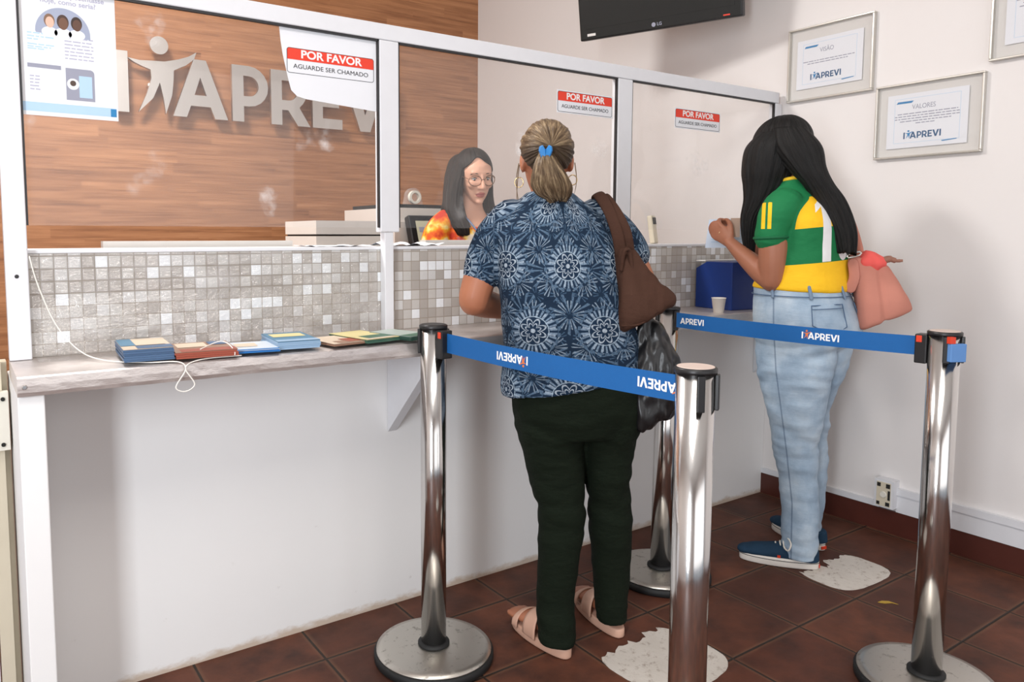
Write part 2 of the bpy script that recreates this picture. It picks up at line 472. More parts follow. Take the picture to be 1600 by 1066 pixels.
def mat_sticker():
    t = NT('worn_white_vinyl'); co = t.coord()
    k = t.ramp(t.noise(co, 30, 6, 0.75), [(0.36, (1, 1, 1, 1)), (0.46, (0, 0, 0, 1))])
    col = t.mix(t.noise(co, 12, 4), lin((212, 206, 198)), lin((190, 182, 172)))
    t.base(t.mix(t.math('MULTIPLY', k, 0.6), col, lin((128, 108, 94)))); t.rough(0.7)
    t.bump(t.noise(co, 60, 5), 0.4, 0.004)
    return t.m


M['sticker'] = mat_sticker()


# ------------------------------------------------------------------ object helpers
def link(name, me, mat=None, parent=None):
    o = bpy.data.objects.new(name, me); COL.objects.link(o)
    if mat is not None: me.materials.append(mat)
    if parent is not None: o.parent = parent
    return o


def obj(name, bm, mat=None, parent=None, smooth=False, bevel=0.0, seg=2):
    me = bpy.data.meshes.new(name)
    if bevel:
        bmesh.ops.bevel(bm, geom=[e for e in bm.edges if e.is_manifold and e.calc_face_angle(0) > 0.5], offset=bevel,
                        segments=seg, affect='EDGES', profile=0.5, clamp_overlap=True)
    bmesh.ops.recalc_face_normals(bm, faces=bm.faces)
    bm.to_mesh(me); bm.free()
    if smooth:
        me.polygons.foreach_set('use_smooth', [True] * len(me.polygons))
    return link(name, me, mat, parent)


def thing(name, label, cat, loc=(0, 0, 0), rz=0.0, group=None):
    o = bpy.data.objects.new(name, None); COL.objects.link(o); o.empty_display_size = 0.1
    o.location = loc; o.rotation_euler = (0, 0, rz)
    tag(o, label, cat, group)
    return o


def tag(o, label, cat, group=None):
    o['label'] = label; o['category'] = cat
    if group: o['group'] = group
    return o


def struct(name, bm, mat, **kw):
    o = obj(name, bm, mat, **kw); o['kind'] = 'structure'
    return o


def box(bm, a, b):
    """axis box between corners a and b"""
    vs = [bm.verts.new((x, y, z)) for x in (a[0], b[0]) for y in (a[1], b[1]) for z in (a[2], b[2])]
    for f in ((0, 1, 3, 2), (4, 6, 7, 5), (0, 4, 5, 1), (2, 3, 7, 6), (0, 2, 6, 4), (1, 5, 7, 3)):
        bm.faces.new([vs[i] for i in f])
    return vs


def boxes(*ab):
    bm = bmesh.new()
    for i in range(0, len(ab), 2): box(bm, ab[i], ab[i + 1])
    return bm


def xf(bm, mat, verts=None):
    bmesh.ops.transform(bm, matrix=mat, verts=verts or bm.verts)
    return bm


def prism(bm, pts, d, mat=None):
    """extrude a 2D outline (xy) from z=0 to z=d, then transform"""
    n = len(pts)
    lo = [bm.verts.new((p[0], p[1], 0)) for p in pts]; hi = [bm.verts.new((p[0], p[1], d)) for p in pts]
    bm.faces.new(list(reversed(lo))); bm.faces.new(hi)
    for i in range(n): bm.faces.new((lo[i], lo[(i + 1) % n], hi[(i + 1) % n], hi[i]))
    if mat is not None: bmesh.ops.transform(bm, matrix=mat, verts=lo + hi)


def lathe(bm, prof, n=48, mat=None):
    rings = []; new = []
    for r, z in prof:
        if r < 1e-6:
            v = bm.verts.new((0, 0, z)); rings.append([v]); new.append(v)
        else:
            vs = [bm.verts.new((r * math.cos(2 * PI * i / n), r * math.sin(2 * PI * i / n), z)) for i in range(n)]
            rings.append(vs); new += vs
    for a, b in zip(rings, rings[1:]):
        for i in range(n):
            j = (i + 1) % n
            if len(a) == 1 and len(b) == 1: continue
            if len(a) == 1: bm.faces.new((a[0], b[j], b[i]))
            elif len(b) == 1: bm.faces.new((a[i], a[j], b[0]))
            else: bm.faces.new((a[i], a[j], b[j], b[i]))
    if mat is not None: bmesh.ops.transform(bm, matrix=mat, verts=new)


def frame_mat(o, xd, yd):
    """matrix whose local x runs along xd, y along yd, z out of the sheet"""
    xd = Vector(xd).normalized(); yd = Vector(yd).normalized(); zd = xd.cross(yd)
    m = Matrix((xd, yd, zd)).transposed().to_4x4(); m.translation = Vector(o)
    return m


def curve_mesh(name, polys, ext, mat, parent, mx):
    """filled outlines (first ones outer, nested ones holes) extruded by ext"""
    cd = bpy.data.curves.new(name, 'CURVE'); cd.dimensions = '2D'; cd.fill_mode = 'BOTH'; cd.extrude = ext / 2
    for p in polys:
        s = cd.splines.new('POLY'); s.points.add(len(p) - 1); s.use_cyclic_u = True
        for i, q in enumerate(p): s.points[i].co = (q[0], q[1], 0, 1)
    return _curve_to(name, cd, ext, mat, parent, mx)


def _curve_to(name, cd, ext, mat, parent, mx):
    tmp = bpy.data.objects.new('tmp', cd); COL.objects.link(tmp)
    dg = bpy.context.evaluated_depsgraph_get()
    me = bpy.data.meshes.new_from_object(tmp.evaluated_get(dg))
    bpy.data.objects.remove(tmp); bpy.data.curves.remove(cd)
    me.name = name; me.transform(mx @ Matrix.Translation((0, 0, ext / 2)))
    me.materials.clear()
    return link(name, me, mat, parent)


def text(name, body, size, mat, parent, mx, width=None, bold=0.0, ext=0.0004, align='CENTER', space=1.0):
    cd = bpy.data.curves.new(name, 'FONT'); cd.body = body; cd.size = size; cd.extrude = ext / 2; cd.offset = bold * size
    cd.align_x = align; cd.align_y = 'CENTER'; cd.space_character = space; cd.resolution_u = 5
    o = _curve_to(name, cd, ext, mat, parent, Matrix.Identity(4))
    me = o.data
    if width and len(me.vertices):
        xs = [v.co.x for v in me.vertices]; k = width / (max(xs) - min(xs)); me.transform(Matrix.Diagonal((k, 1, 1, 1)))
    me.transform(mx)
    return o


def arc(cx, cy, r, a0, a1, n=10):
    return [(cx + r * math.cos(R(a0 + (a1 - a0) * i / n)), cy + r * math.sin(R(a0 + (a1 - a0) * i / n))) for i in range(n + 1)]


def sh(pts, dx): return [(x + dx, y) for x, y in pts]


LOGO = dict(
    bar=[[(0, 0), (.21, 0), (.21, 1), (0, 1)]],
    A=[[(.92, 0), (1.29, 1), (1.50, 1), (1.87, 0), (1.64, 0), (1.565, .2), (1.225, .2), (1.15, 0)], [(1.29, .39), (1.50, .39), (1.395, .70)]],
    P=[sh([(0, 0), (.21, 0), (.21, .28)] + arc(.31, .64, .36, -90, 90) + [(0, 1)], 1.955), sh([(.21, .46)] + arc(.31, .64, .18, -90, 90) + [(.21, .82)], 1.955)],
    R=[sh([(0, 0), (.21, 0), (.21, .28), (.33, .28), (.52, 0), (.77, 0), (.56, .33)] + arc(.34, .64, .36, -52, 90) + [(0, 1)], 2.68), sh([(.21, .46)] + arc(.34, .64, .18, -90, 90) + [(.21, .82)], 2.68)],
    E=[sh([(0, 0), (.62, 0), (.62, .19), (.21, .19), (.21, .41), (.55, .41), (.55, .59), (.21, .59), (.21, .81), (.6, .81), (.6, 1), (0, 1)], 3.5)],
    V=[sh([(0, 1), (.24, 1), (.46, .32), (.68, 1), (.92, 1), (.57, 0), (.35, 0)], 4.16)],
    end=[sh([(0, 0), (.21, 0), (.21, 1), (0, 1)], 5.14)],
    figure=[[(.21, .90), (.40, .875), (.60, .89), (.80, .90), (1.02, .96), (1.20, 1.03), (1.34, 1.12), (1.30, 1.0), (1.16, .88), (.95, .77), (.94, .58),
             (.91, .34), (.80, .02), (.77, .28), (.715, .54), (.60, .27), (.36, .02), (.50, .34), (.58, .60), (.57, .74), (.42, .79), (.30, .84)]],
    head=[arc(.72, 1.16, .15, 0, 345, 23)],
)


def logo(parent, mx, h, ext, mat, figmat, only=None, split=False):
    """the office's wordmark: letters as one printed mark, the little figure as another"""
    sc = mx @ Matrix.Diagonal((h, h, 1, 1))
    lets = [k for k in ('bar', 'A', 'P', 'R', 'E', 'V', 'end') if only is None or k in only]
    if lets: curve_mesh('printed_letters', [p for k in lets for p in LOGO[k]], ext, mat, parent, sc)
    if only is None or 'figure' in only:
        curve_mesh('printed_figure', LOGO['figure'] + LOGO['head'], ext, figmat, parent, sc)


def words(rows, h, seed=1):
    """thin word-length bars standing for print too small to read: rows = (x0, x1, y)"""
    rnd = random.Random(seed); bm = bmesh.new()
    for x0, x1, y in rows:
        x = x0
        while x < x1 - 0.002:
            w = min(rnd.uniform(2.2, 6.5) * h, x1 - x)
            vs = [bm.verts.new(p) for p in ((x, y, 0), (x + w, y, 0), (x + w, y + h, 0), (x, y + h, 0))]
            bm.faces.new(vs); x += w + h * 0.9
    return bm


def flat(name, pts, mat, parent, mx, off=0.0005):
    bm = bmesh.new(); bm.faces.new([bm.verts.new((p[0], p[1], off)) for p in pts]); xf(bm, mx)
    me = bpy.data.meshes.new(name); bm.to_mesh(me); bm.free()
    return link(name, me, mat, parent)


def rect(x0, y0, x1, y1): return [(x0, y0), (x1, y0), (x1, y1), (x0, y1)]


def wire(name, pts, r, mat, parent=None, n=8, closed=False, sub=6):
    """round cord through points"""
    P = [Vector(p) for p in pts]; path = []
    m = len(P)
    for i in range(m if closed else m - 1):
        p0 = P[(i - 1) % m] if closed or i > 0 else P[0]; p1 = P[i]; p2 = P[(i + 1) % m]
        p3 = P[(i + 2) % m] if closed or i + 2 < m else P[-1]
        for k in range(sub):
            t = k / sub
            path.append(0.5 * ((2 * p1) + (p2 - p0) * t + (2 * p0 - 5 * p1 + 4 * p2 - p3) * t * t + (3 * p1 - p0 - 3 * p2 + p3) * t ** 3))
    if not closed: path.append(P[-1])
    bm = bmesh.new(); rings = []; up = Vector((0, 0, 1)); L = len(path)
    for i, p in enumerate(path):
        d = (path[(i + 1) % L] - path[i - 1]) if closed else (path[min(i + 1, L - 1)] - path[max(i - 1, 0)])
        d.normalize()
        if abs(d.dot(up)) > 0.98: up = Vector((1, 0, 0)) if abs(d.x) < 0.9 else Vector((0, 1, 0))
        s = d.cross(up).normalized(); up = s.cross(d).normalized()
        rr = r[min(int(i * len(r) / L), len(r) - 1)] if isinstance(r, (list, tuple)) else r
        rings.append([bm.verts.new(p + rr * (math.cos(2 * PI * k / n) * s + math.sin(2 * PI * k / n) * up)) for k in range(n)])
    for i in range(L if closed else L - 1):
        a = rings[i]; b = rings[(i + 1) % L]
        for k in range(n): bm.faces.new((a[k], a[(k + 1) % n], b[(k + 1) % n], b[k]))
    if not closed:
        bm.faces.new(rings[0]); bm.faces.new(rings[-1])
    return obj(name, bm, mat, parent, True)

# ------------------------------------------------------------------ room
WX, CY, BY, CZ = 3.257, 2.16, 4.57, 3.3          # right wall, counter face, back wall, ceiling
LX, FY = -1.62, -2.25
struct('floor', boxes((LX - .1, FY - .1, -.1), (WX + .1, BY + .1, 0)), M['floor'])
struct('ceiling', boxes((LX - .1, FY - .1, CZ), (WX + .1, BY + .1, CZ + .1)), M['ceil'])
struct('wall_right', boxes((WX, FY - .1, 0), (WX + .1, BY + .1, CZ)), M['white'])
struct('wall_back', boxes((LX - .1, BY, 0), (WX, BY + .1, CZ)), M['wood'])
struct('wall_left', boxes((LX - .1, FY, 0), (LX, -.85, CZ), (LX - .1, .15, 0), (LX, BY, CZ), (LX - .1, -.85, 2.5), (LX, .15, CZ)), M['white'])
struct('wall_front', boxes((LX, FY - .1, 0), (-.9, FY, CZ), (2.9, FY - .1, 0), (WX, FY, CZ), (-.9, FY - .1, 2.75), (2.9, FY, CZ)), M['white'])
# terracotta skirting with a worn painted edge, and the cable trunking above it
struct('baseboard_right', boxes((WX - .012, FY, 0), (WX, CY, .096)), M['skirt'], bevel=.002)
bm = bmesh.new()
box(bm, (WX - .014, FY, .098), (WX, 1.53, .172)); box(bm, (WX - .020, FY, .172), (WX, 1.53, .200))
box(bm, (WX - .012, 1.60, .098), (WX, CY, .122))
struct('trim_1', bm, M['frame'], bevel=.002)
# low half door with a cream jamb left of the counter
t = thing('half_door', 'white half door panel with a cream jamb at the left end of the counter', 'door', (-.308, CY + .06, 0))
obj('panel', boxes((-.75, 0, .03), (.355, .035, .93)), M['frame'], t, bevel=.003)
obj('jamb', boxes((.358, -.05, 0), (.388, .04, .93)), M['cream'], t, bevel=.003)
obj('stop_bead', boxes((.388, -.02, 0), (.402, .03, .93)), M['cream'], t, bevel=.002)
lp = obj('latch_plate', boxes((.292, -.078, .715), (.400, -.051, .862)), M['ivory'], t, bevel=.004)
for x, z in ((.388, .845), (.372, .845), (.356, .845), (.385, .73)):
    bm = bmesh.new(); lathe(bm, [(0, 0), (.005, 0), (.005, .004), (0, .004)], 12, frame_mat((x, -.0781, z), (1, 0, 0), (0, 0, 1)))
    obj('screw_hole', bm, M['dark'], lp)

# ------------------------------------------------------------------ counter
t = thing('service_counter', 'white service counter with pearl mosaic upper face and end post', 'counter', (1.65, CY, 0))
cx = 1.65
obj('front_panel', xf(boxes((.155, CY, 0), (WX - .001, CY + .12, .895)), Matrix.Translation((-cx, -CY, 0))), M['counter'], t)
o = obj('mosaic_panel', boxes((.112, CY, .895), (WX - .001, CY + .10, 1.205)), M['mosaic'], t); o.matrix_parent_inverse = Matrix.Translation((-cx, -CY, 0))
obj('ledge', xf(boxes((.112, CY - .003, 1.2052), (WX - .001, CY + .20, 1.2152)), Matrix.Translation((-cx, -CY, 0))), M['frame'], t, bevel=.002)
obj('end_post', xf(boxes((.098, 1.885, 0), (.152, CY + .12, .894)), Matrix.Translation((-cx, -CY, 0))), M['counter'], t, bevel=.003)

# shelf wrapped in aluminium sheet, on gusset brackets
t = thing('writing_shelf', 'narrow aluminium clad writing shelf along the front of the counter', 'shelf', (1.65, 1.87, 0))
off = Matrix.Translation((-1.65, -1.87, 0))
SX0, SX1 = .098, 3.252


def shelf_mesh():
    bm = bmesh.new(); n = 120; rows = []
    for i in range(n + 1):
        x = SX0 + (SX1 - SX0) * i / n
        w = lambda s, a: a * (noise.noise((x * 9, s, 0)) + .5 * noise.noise((x * 31, s, 4)))
        prof = [(CY - .001, .9400), (2.06, .9402), (1.95, .9402), (1.876, .9402), (1.869 + w(1, .001), .937 + w(2, .0008)), (1.868 + w(3, .0018), .92), (1.869 + w(4, .0018), .905), (1.872 + w(5, .0015), .896 + w(6, .0015)), (1.90, .897), (CY - .001, .897)]
        rows.append([bm.verts.new((x, y, z)) for y, z in prof])
    for a, b in zip(rows, rows[1:]):
        for k in range(len(a)): bm.faces.new((a[k], b[k], b[(k + 1) % len(a)], a[(k + 1) % len(a)]))
    bm.faces.new(rows[0]); bm.faces.new(rows[-1])
    return xf(bm, off)


o = obj('board', shelf_mesh(), M['alu'], t)
for bx in (1.175, 2.25, 3.15):
    bm = bmesh.new()
    prism(bm, [(0, 0), (-.26, .262), (-.26, .295), (0, .295)], .035, frame_mat((bx, CY - .001, .60), (0, 1, 0), (0, 0, 1)))
    obj('gusset', xf(bm, off), M['frame'], t, bevel=.002)
bm = bmesh.new(); lathe(bm, [(0, .003), (.004, .003), (.006, 0), (0, 0)], 16, frame_mat((.112, 1.868, .918), (1, 0, 0), (0, 0, 1)))
obj('screw', xf(bm, off), M['steel'], t)

# ------------------------------------------------------------------ glazed partition above the counter
t = thing('glass_partition', 'white framed glass screen standing on the counter with three panes', 'partition', (1.65, CY, 0))
offp = Matrix.Translation((-1.65, -CY, 0))
y0, y1 = CY - .038, CY - .002
obj('top_rail', xf(boxes((.09, y0, 1.862), (WX - .03, y1, 1.911)), offp), M['frame'], t, bevel=.003)
obj('post', xf(boxes((.098, y0, .941), (.148, y1, 1.861)), offp), M['frame'], t, bevel=.003)
obj('post', xf(boxes((1.136, y0, 1.262), (1.204, y1, 1.861)), offp), M['frame'], t, bevel=.003)
obj('post_foot', xf(boxes((1.152, y0 + .004, .941), (1.184, y1, 1.2615)), offp), M['frame'], t, bevel=.002)
obj('post', xf(boxes((2.184, y0, 1.2165), (2.262, y1, 1.861)), offp), M['frame'], t, bevel=.003)
obj('post', xf(boxes((WX - .055, y0, .941), (WX - .008, y1, 1.861)), offp), M['frame'], t, bevel=.003)
for x0, x1, zb in ((.149, 1.135, 1.276), (1.205, 2.183, 1.276), (2.263, WX - .056, 1.276)):
    p = obj('pane', xf(boxes((x0, CY - .022, zb), (x1, CY - .016, 1.861)), offp), M['glass'], t)
    g = bmesh.new(); a = .004
    box(g, (x0, y0 + .004, zb), (x0 + a, CY - .0225, 1.861)); box(g, (x1 - a, y0 + .004, zb), (x1, CY - .0225, 1.861))
    box(g, (x0, y0 + .004, 1.861 - a * 1.3), (x1, CY - .0225, 1.861))
    obj('gasket', xf(g, offp), M['gasket'], p)
bm = bmesh.new(); lathe(bm, [(0, .003), (.003, .003), (.005, 0), (0, 0)], 14, frame_mat((.122, y0, 1.15), (1, 0, 0), (0, 0, 1)))
obj('screw', xf(bm, offp), M['gasket'], t)

# clear plastic film taped over the left part of the mosaic and draped on the shelf
bm = bmesh.new(); nu, nv = 90, 26; grid = []
for j in range(nv + 1):
    row = []
    for i in range(nu + 1):
        u = i / nu; v = j / nv
        x = .155 + .985 * u
        k = v * 1.35
        if k <= 1: z = 1.203 - .256 * k; y = CY - .0025 - .03 * k * k
        else: z = .9465; y = CY - .0325 - (k - 1) * .30
        w = noise.noise((x * 6, v * 9, 0)) * .5 + noise.noise((x * 17, v * 22, 3)) * .3
        y -= abs(w) * .008 * min(1, k * 2.5)
        if k > .9: z += abs(w) * .0015
        row.append(bm.verts.new((x, y, z)))
    grid.append(row)
for j in range(nv):
    for i in range(nu): bm.faces.new((grid[j][i], grid[j][i + 1], grid[j + 1][i + 1], grid[j + 1][i]))
o = tag(obj('plastic_film', bm, M['film'], None, True), 'clear wrinkled plastic film over the left part of the mosaic counter', 'plastic sheet')

# thin white cord from the post, along the shelf, looped over its edge
tag(wire('cord', [(.150, 2.110, 1.200), (.165, 2.105, 1.13), (.20, 2.10, 1.03), (.245, 2.07, .965), (.29, 1.99, .9455), (.37, 1.905, .944), (.44, 1.872, .944), (.455, 1.861, .925),
          (.43, 1.856, .885), (.452, 1.856, .872), (.475, 1.857, .888), (.455, 1.861, .93), (.50, 1.875, .9445), (.60, 1.88, .9445)], .0016, M['cord']),
    'thin white cord hanging from the left post and looped over the shelf edge', 'cord')


# ------------------------------------------------------------------ leaflets on the shelf
def stack(x, y, w, d, h, rz, body, cover, label, patch=None, n=1, z=.9490):
    t = thing('leaflet_stack', label, 'leaflets', (x, y, z), R(rz), 'leaflet stacks on the shelf')
    bm = bmesh.new(); rnd = random.Random(int(x * 1000)); k = max(2, int(h / .005)); step = h / k
    for i in range(k):
        jx, jy = rnd.uniform(-.002, .002), rnd.uniform(-.002, .002)
        box(bm, (-w / 2 + jx, -d / 2 + jy, i * step), (w / 2 + jx, d / 2 + jy, (i + .93) * step))
    obj('leaflets', bm, body, t)
    c = obj('top_leaflet', boxes((-w / 2, -d / 2, h), (w / 2, d / 2, h + .0012)), cover, t)
    for i, (m, r) in enumerate(patch or []):
        flat('printed_panel', rect(r[0] * w - w / 2, r[1] * d - d / 2, r[2] * w - w / 2, r[3] * d - d / 2), m, c, Matrix.Translation((0, 0, h + .0012 + .0003 * i)))
    return t


pl = lambda n, c: plain(n, c, 0.4)
sb, so, sg, sl = pl('steel_blue_paper', (70, 98, 132)), pl('rust_red_paper', (152, 72, 52)), pl('leaf_green_paper', (52, 96, 74)), pl('pale_blue_paper', (140, 170, 198))
st_, sk, sy, sbr = pl('teal_paper', (70, 120, 150)), pl('sand_paper', (206, 188, 166)), pl('straw_paper', (208, 196, 140)), pl('brown_paper', (146, 112, 92))
sv = pl('vivid_blue_paper', (30, 110, 180))
stack(.385, 1.985, .115, .19, .030, -4, sb, sk, 'thick steel blue leaflet stack with sandy cover, leftmost on the shelf', [(sb, (.28, 0, 1, .28)), (st_, (0, .3, .3, 1)), (sk, (.3, .3, .9, .9))])
stack(.520, 1.955, .150, .17, .015, -6, so, sbr, 'rust red leaflet pile beside the thick steel blue stack', [(so, (.1, 0, 1, .3)), (sk, (.1, .45, .6, .9)), (sb, (.65, .6, .95, .95))])
stack(.655, 1.955, .115, .16, .006, -10, sv, pl('mist_paper', (196, 204, 212)), 'flat leaflets with pale cover and bright blue edge on the shelf', [(sv, (0, 0, 1, .12)), (sk, (.1, .4, .6, .8))])
stack(.768, 1.975, .115, .19, .020, -6, sl, st_, 'light blue leaflet stack with straw band between flatter piles', [(sy, (.1, .5, .9, .85)), (sl, (0, 0, 1, .2))])
stack(.893, 1.945, .105, .15, .006, 8, sbr, sk, 'beige and brown leaflets fanned flat on the shelf', [(sbr, (.2, 0, 1, .3)), (so, (.55, .1, 1, .5))])
stack(.992, 1.965, .115, .19, .010, 10, pl('bottle_green_paper', (60, 96, 80)), sy, 'green edged leaflets with straw yellow cover below the middle post', [(sg, (.2, .1, 1, .4)), (sk, (0, 0, .9, .1))])
stack(1.10, 1.935, .095, .17, .012, 16, pl('deep_green_paper', (40, 70, 60)), pl('grey_green_paper', (160, 172, 166)), 'dark green leaflet stack nearest the left barrier post', [(sg, (0, 0, 1, .25))])
# elastic cord tied on the red pile
tag(wire('elastic_loop', [(.500, 1.892, .967), (.530, 1.92, .972), (.560, 1.93, .978), (.572, 1.90, .975), (.578, 1.868, .960), (.576, 1.858, .950)], .0013, M['cord']),
    'short white elastic loop lying on the rust red leaflet pile', 'elastic cord')

# cup, blue display box on the right part of the shelf
bm = bmesh.new(); lathe(bm, [(0, 0), (.020, 0), (.0275, .058), (.029, .058), (.029, .060), (.0265, .060), (.0195, .003), (0, .003)], 32)
tag(obj('plastic_cup', bm, M['cup'], None, True), 'small white plastic cup on the shelf beside the blue box', 'cup').location = (2.575, 1.93, .9405)
t = thing('display_box', 'royal blue leaning display box standing on the shelf by the jersey', 'box', (2.80, 2.035, .9405), R(-6))
bm = bmesh.new(); prism(bm, [(-.10, 0), (.10, 0), (.10, .17), (.04, .20), (-.10, .20)], .22, frame_mat((-.11, 0, 0), (0, 1, 0), (0, 0, 1)))
obj('box_body', bm, M['navybox'], t, bevel=.003)
obj('rim', boxes((-.112, .045, .2005), (.112, .098, .2055)), M['matboard'], t)


# ------------------------------------------------------------------ back office
SG = frame_mat((.768, BY - .055, 1.932), (1, 0, 0), (0, 0, 1))
t = thing('wall_lettering', 'large brushed steel letters and figure mounted on the wood wall', 'sign', (1.65, BY, 1.9))
ti = Matrix.Translation((-1.65, -BY, -1.9)); sc = ti @ SG @ Matrix.Diagonal((.33, .33, 1, 1))
for k in ('bar', 'A', 'P', 'R', 'E', 'V', 'end'):
    curve_mesh('letter', LOGO[k], .026, M['letter'], t, sc)
curve_mesh('figure_body', LOGO['figure'], .026, M['letter'], t, sc)
curve_mesh('figure_head', LOGO['head'], .026, M['letter'], t, sc)
for px, pz in ((.10, .2), (.10, .8), (.66, .82), (.72, 1.16), (.56, .5), (1.05, .2), (1.7, .1), (1.4, .85), (2.06, .2), (2.06, .8), (2.75, .2), (2.75, .8), (3.6, .2), (3.6, .9), (4.6, .3), (4.3, .9), (5.25, .2), (5.25, .8)):
    bm = bmesh.new(); lathe(bm, [(0, 0), (.01, 0), (.01, .0535), (0, .0535)], 10, ti @ frame_mat((.768 + .33 * px, BY, 1.932 + .33 * pz), (1, 0, 0), (0, 0, 1)))
    obj('stand_off', bm, M['steel'], t)

tag(obj('office_desk', boxes((.20, 2.42, .74), (1.10, 2.95, .775), (.22, 2.44, 0), (.26, 2.93, .74), (1.05, 2.44, 0), (1.09, 2.93, .74)), M['desk'], None, bevel=.003), 'grey office desk behind the counter under the left white monitor', 'desk')
tag(obj('office_desk', boxes((1.45, 2.42, .74), (2.12, 2.62, .775), (1.46, 2.44, 0), (1.50, 2.60, .74), (2.06, 2.44, 0), (2.10, 2.60, .74)), M['desk'], None, bevel=.003), 'grey office desk behind the counter in front of the clerk', 'desk')


def monitor(x, label):
    t = thing('computer_monitor', label, 'monitor', (x, 2.46, .775), 0, 'white monitors behind the counter')
    obj('housing', boxes((-.293, -.062, .10), (.293, -.022, .459)), M['offwhite'], t, bevel=.010, seg=3)
    obj('screen', boxes((-.28, -.0225, .115), (.28, -.0195, .445)), M['tvblack'], t)
    obj('stand', boxes((-.03, -.035, .01), (.03, -.0230, .20)), M['offwhite'], t, bevel=.003)
    obj('foot', boxes((-.11, -.06, 0), (.11, .10, .012)), M['offwhite'], t, bevel=.003)


monitor(.655, 'white monitor top edge above the left mosaic counter')
monitor(1.765, 'white monitor top edge in front of the clerk')

t = thing('storage_cabinet', 'grey cabinet behind the counter carrying the white desktop printer', 'cabinet', (1.29, 2.86, 0))
obj('body', boxes((-.15, -.22, 0), (.15, .22, 1.20)), M['desk'], t, bevel=.004)
obj('cabinet_door', boxes((-.145, .2205, .05), (.145, .236, 1.17)), M['offwhite'], t, bevel=.003)
t = thing('desktop_printer', 'white desktop printer with closed lid behind the middle partition post', 'printer', (1.30, 2.84, 1.2005))
obj('body', boxes((-.145, -.16, 0), (.145, .16, .048)), M['printerw'], t, bevel=.008)
obj('paper_slot', boxes((-.14, -.155, .0485), (.14, .15, .055)), M['dark'], t)
obj('lid', boxes((-.145, -.16, .0555), (.145, .16, .108)), M['printerw'], t, bevel=.010, seg=3)

t = thing('office_copier', 'large pale office copier behind the clerk with a tilted dark control panel', 'copier', (2.02, 3.42, 0))
obj('cabinet', boxes((-.26, -.27, .02), (.26, .27, 1.20)), M['printerw'], t, bevel=.01)
obj('scanner_bed', boxes((-.265, -.28, 1.201), (.265, .28, 1.315)), M['printerw'], t, bevel=.012)
obj('lid', boxes((-.262, -.26, 1.316), (.262, .275, 1.385)), M['printerw'], t, bevel=.012)
obj('feeder_tray', boxes((-.24, -.20, 1.386), (.20, .22, 1.405)), M['rubber'], t, bevel=.004)
cp = bmesh.new(); box(cp, (-.235, -.012, -.075), (.02, .03, .075))
xf(cp, Matrix.Translation((0.02, -.33, 1.275)) @ Matrix.Rotation(R(-18), 4, 'X'))
cpo = obj('control_panel', cp, M['black'], t, bevel=.008)
mm = Matrix.Translation((0.02, -.33, 1.275)) @ Matrix.Rotation(R(-18), 4, 'X') @ frame_mat((0, -.0125, 0), (1, 0, 0), (0, 0, 1))
flat('panel_label', rect(-.20, -.062, -.02, .045), M['sage'], cpo, mm, .0006)
for i in range(4):
    flat('panel_key', rect(-.186 + i * .042, -.012, -.156 + i * .042, .014), M['print_grey'], cpo, mm, .0012)
t = thing('tape_dispenser', 'clear rounded tape dispenser standing on top of the copier', 'tape dispenser', (1.985, 3.36, 1.4055))
bm = bmesh.new()
prism(bm, arc(0, .045, .045, 0, 180, 18) + [(-.055, 0), (.055, 0)], .03, frame_mat((0, .015, 0), (1, 0, 0), (0, 0, 1)))
obj('case', bm, M['clear'], t, bevel=.003)
bm = bmesh.new(); lathe(bm, [(.022, -.011), (.034, -.011), (.034, .011), (.022, .011), (.022, -.011)], 28, frame_mat((0, -.018, .042), (1, 0, 0), (0, 0, 1)))
obj('tape_roll', bm, M['ivory'], t)
t = thing('card_terminal', 'small cream card terminal on the counter ledge behind the brown handbag', 'card terminal', (2.60, 2.295, 1.2155), R(20))
obj('case', xf(boxes((-.024, -.012, 0), (.024, .012, .125)), Matrix.Rotation(R(-8), 4, 'X')), M['cream'], t, bevel=.006)
obj('display', xf(boxes((-.018, -.0135, .085), (.018, -.0122, .115)), Matrix.Rotation(R(-8), 4, 'X')), M['dark'], t)


def loose_paper(name, x0, x1, y0, y1, z, label, curl=.012, seed=0):
    bm = bmesh.new(); nx, ny = 16, 8; g = []
    for j in range(ny + 1):
        g.append([bm.verts.new((x0 + (x1 - x0) * i / nx, y0 + (y1 - y0) * j / ny, z + curl * abs(noise.noise((i * .23 + seed, j * .3, 2))) + .0008)) for i in range(nx + 1)])
    for j in range(ny):
        for i in range(nx): bm.faces.new((g[j][i], g[j][i + 1], g[j + 1][i + 1], g[j + 1][i]))
    return tag(obj(name, bm, M['paper'], None, True), label, 'paper')


loose_paper('paper_sheet', .93, 1.14, 2.165, 2.35, 1.2155, 'white paper sheet on the counter ledge left of the middle post', .008, 1)
loose_paper('paper_sheet', 1.20, 1.42, 2.165, 2.35, 1.2155, 'curled white paper sheet on the ledge right of the middle post', .022, 5)


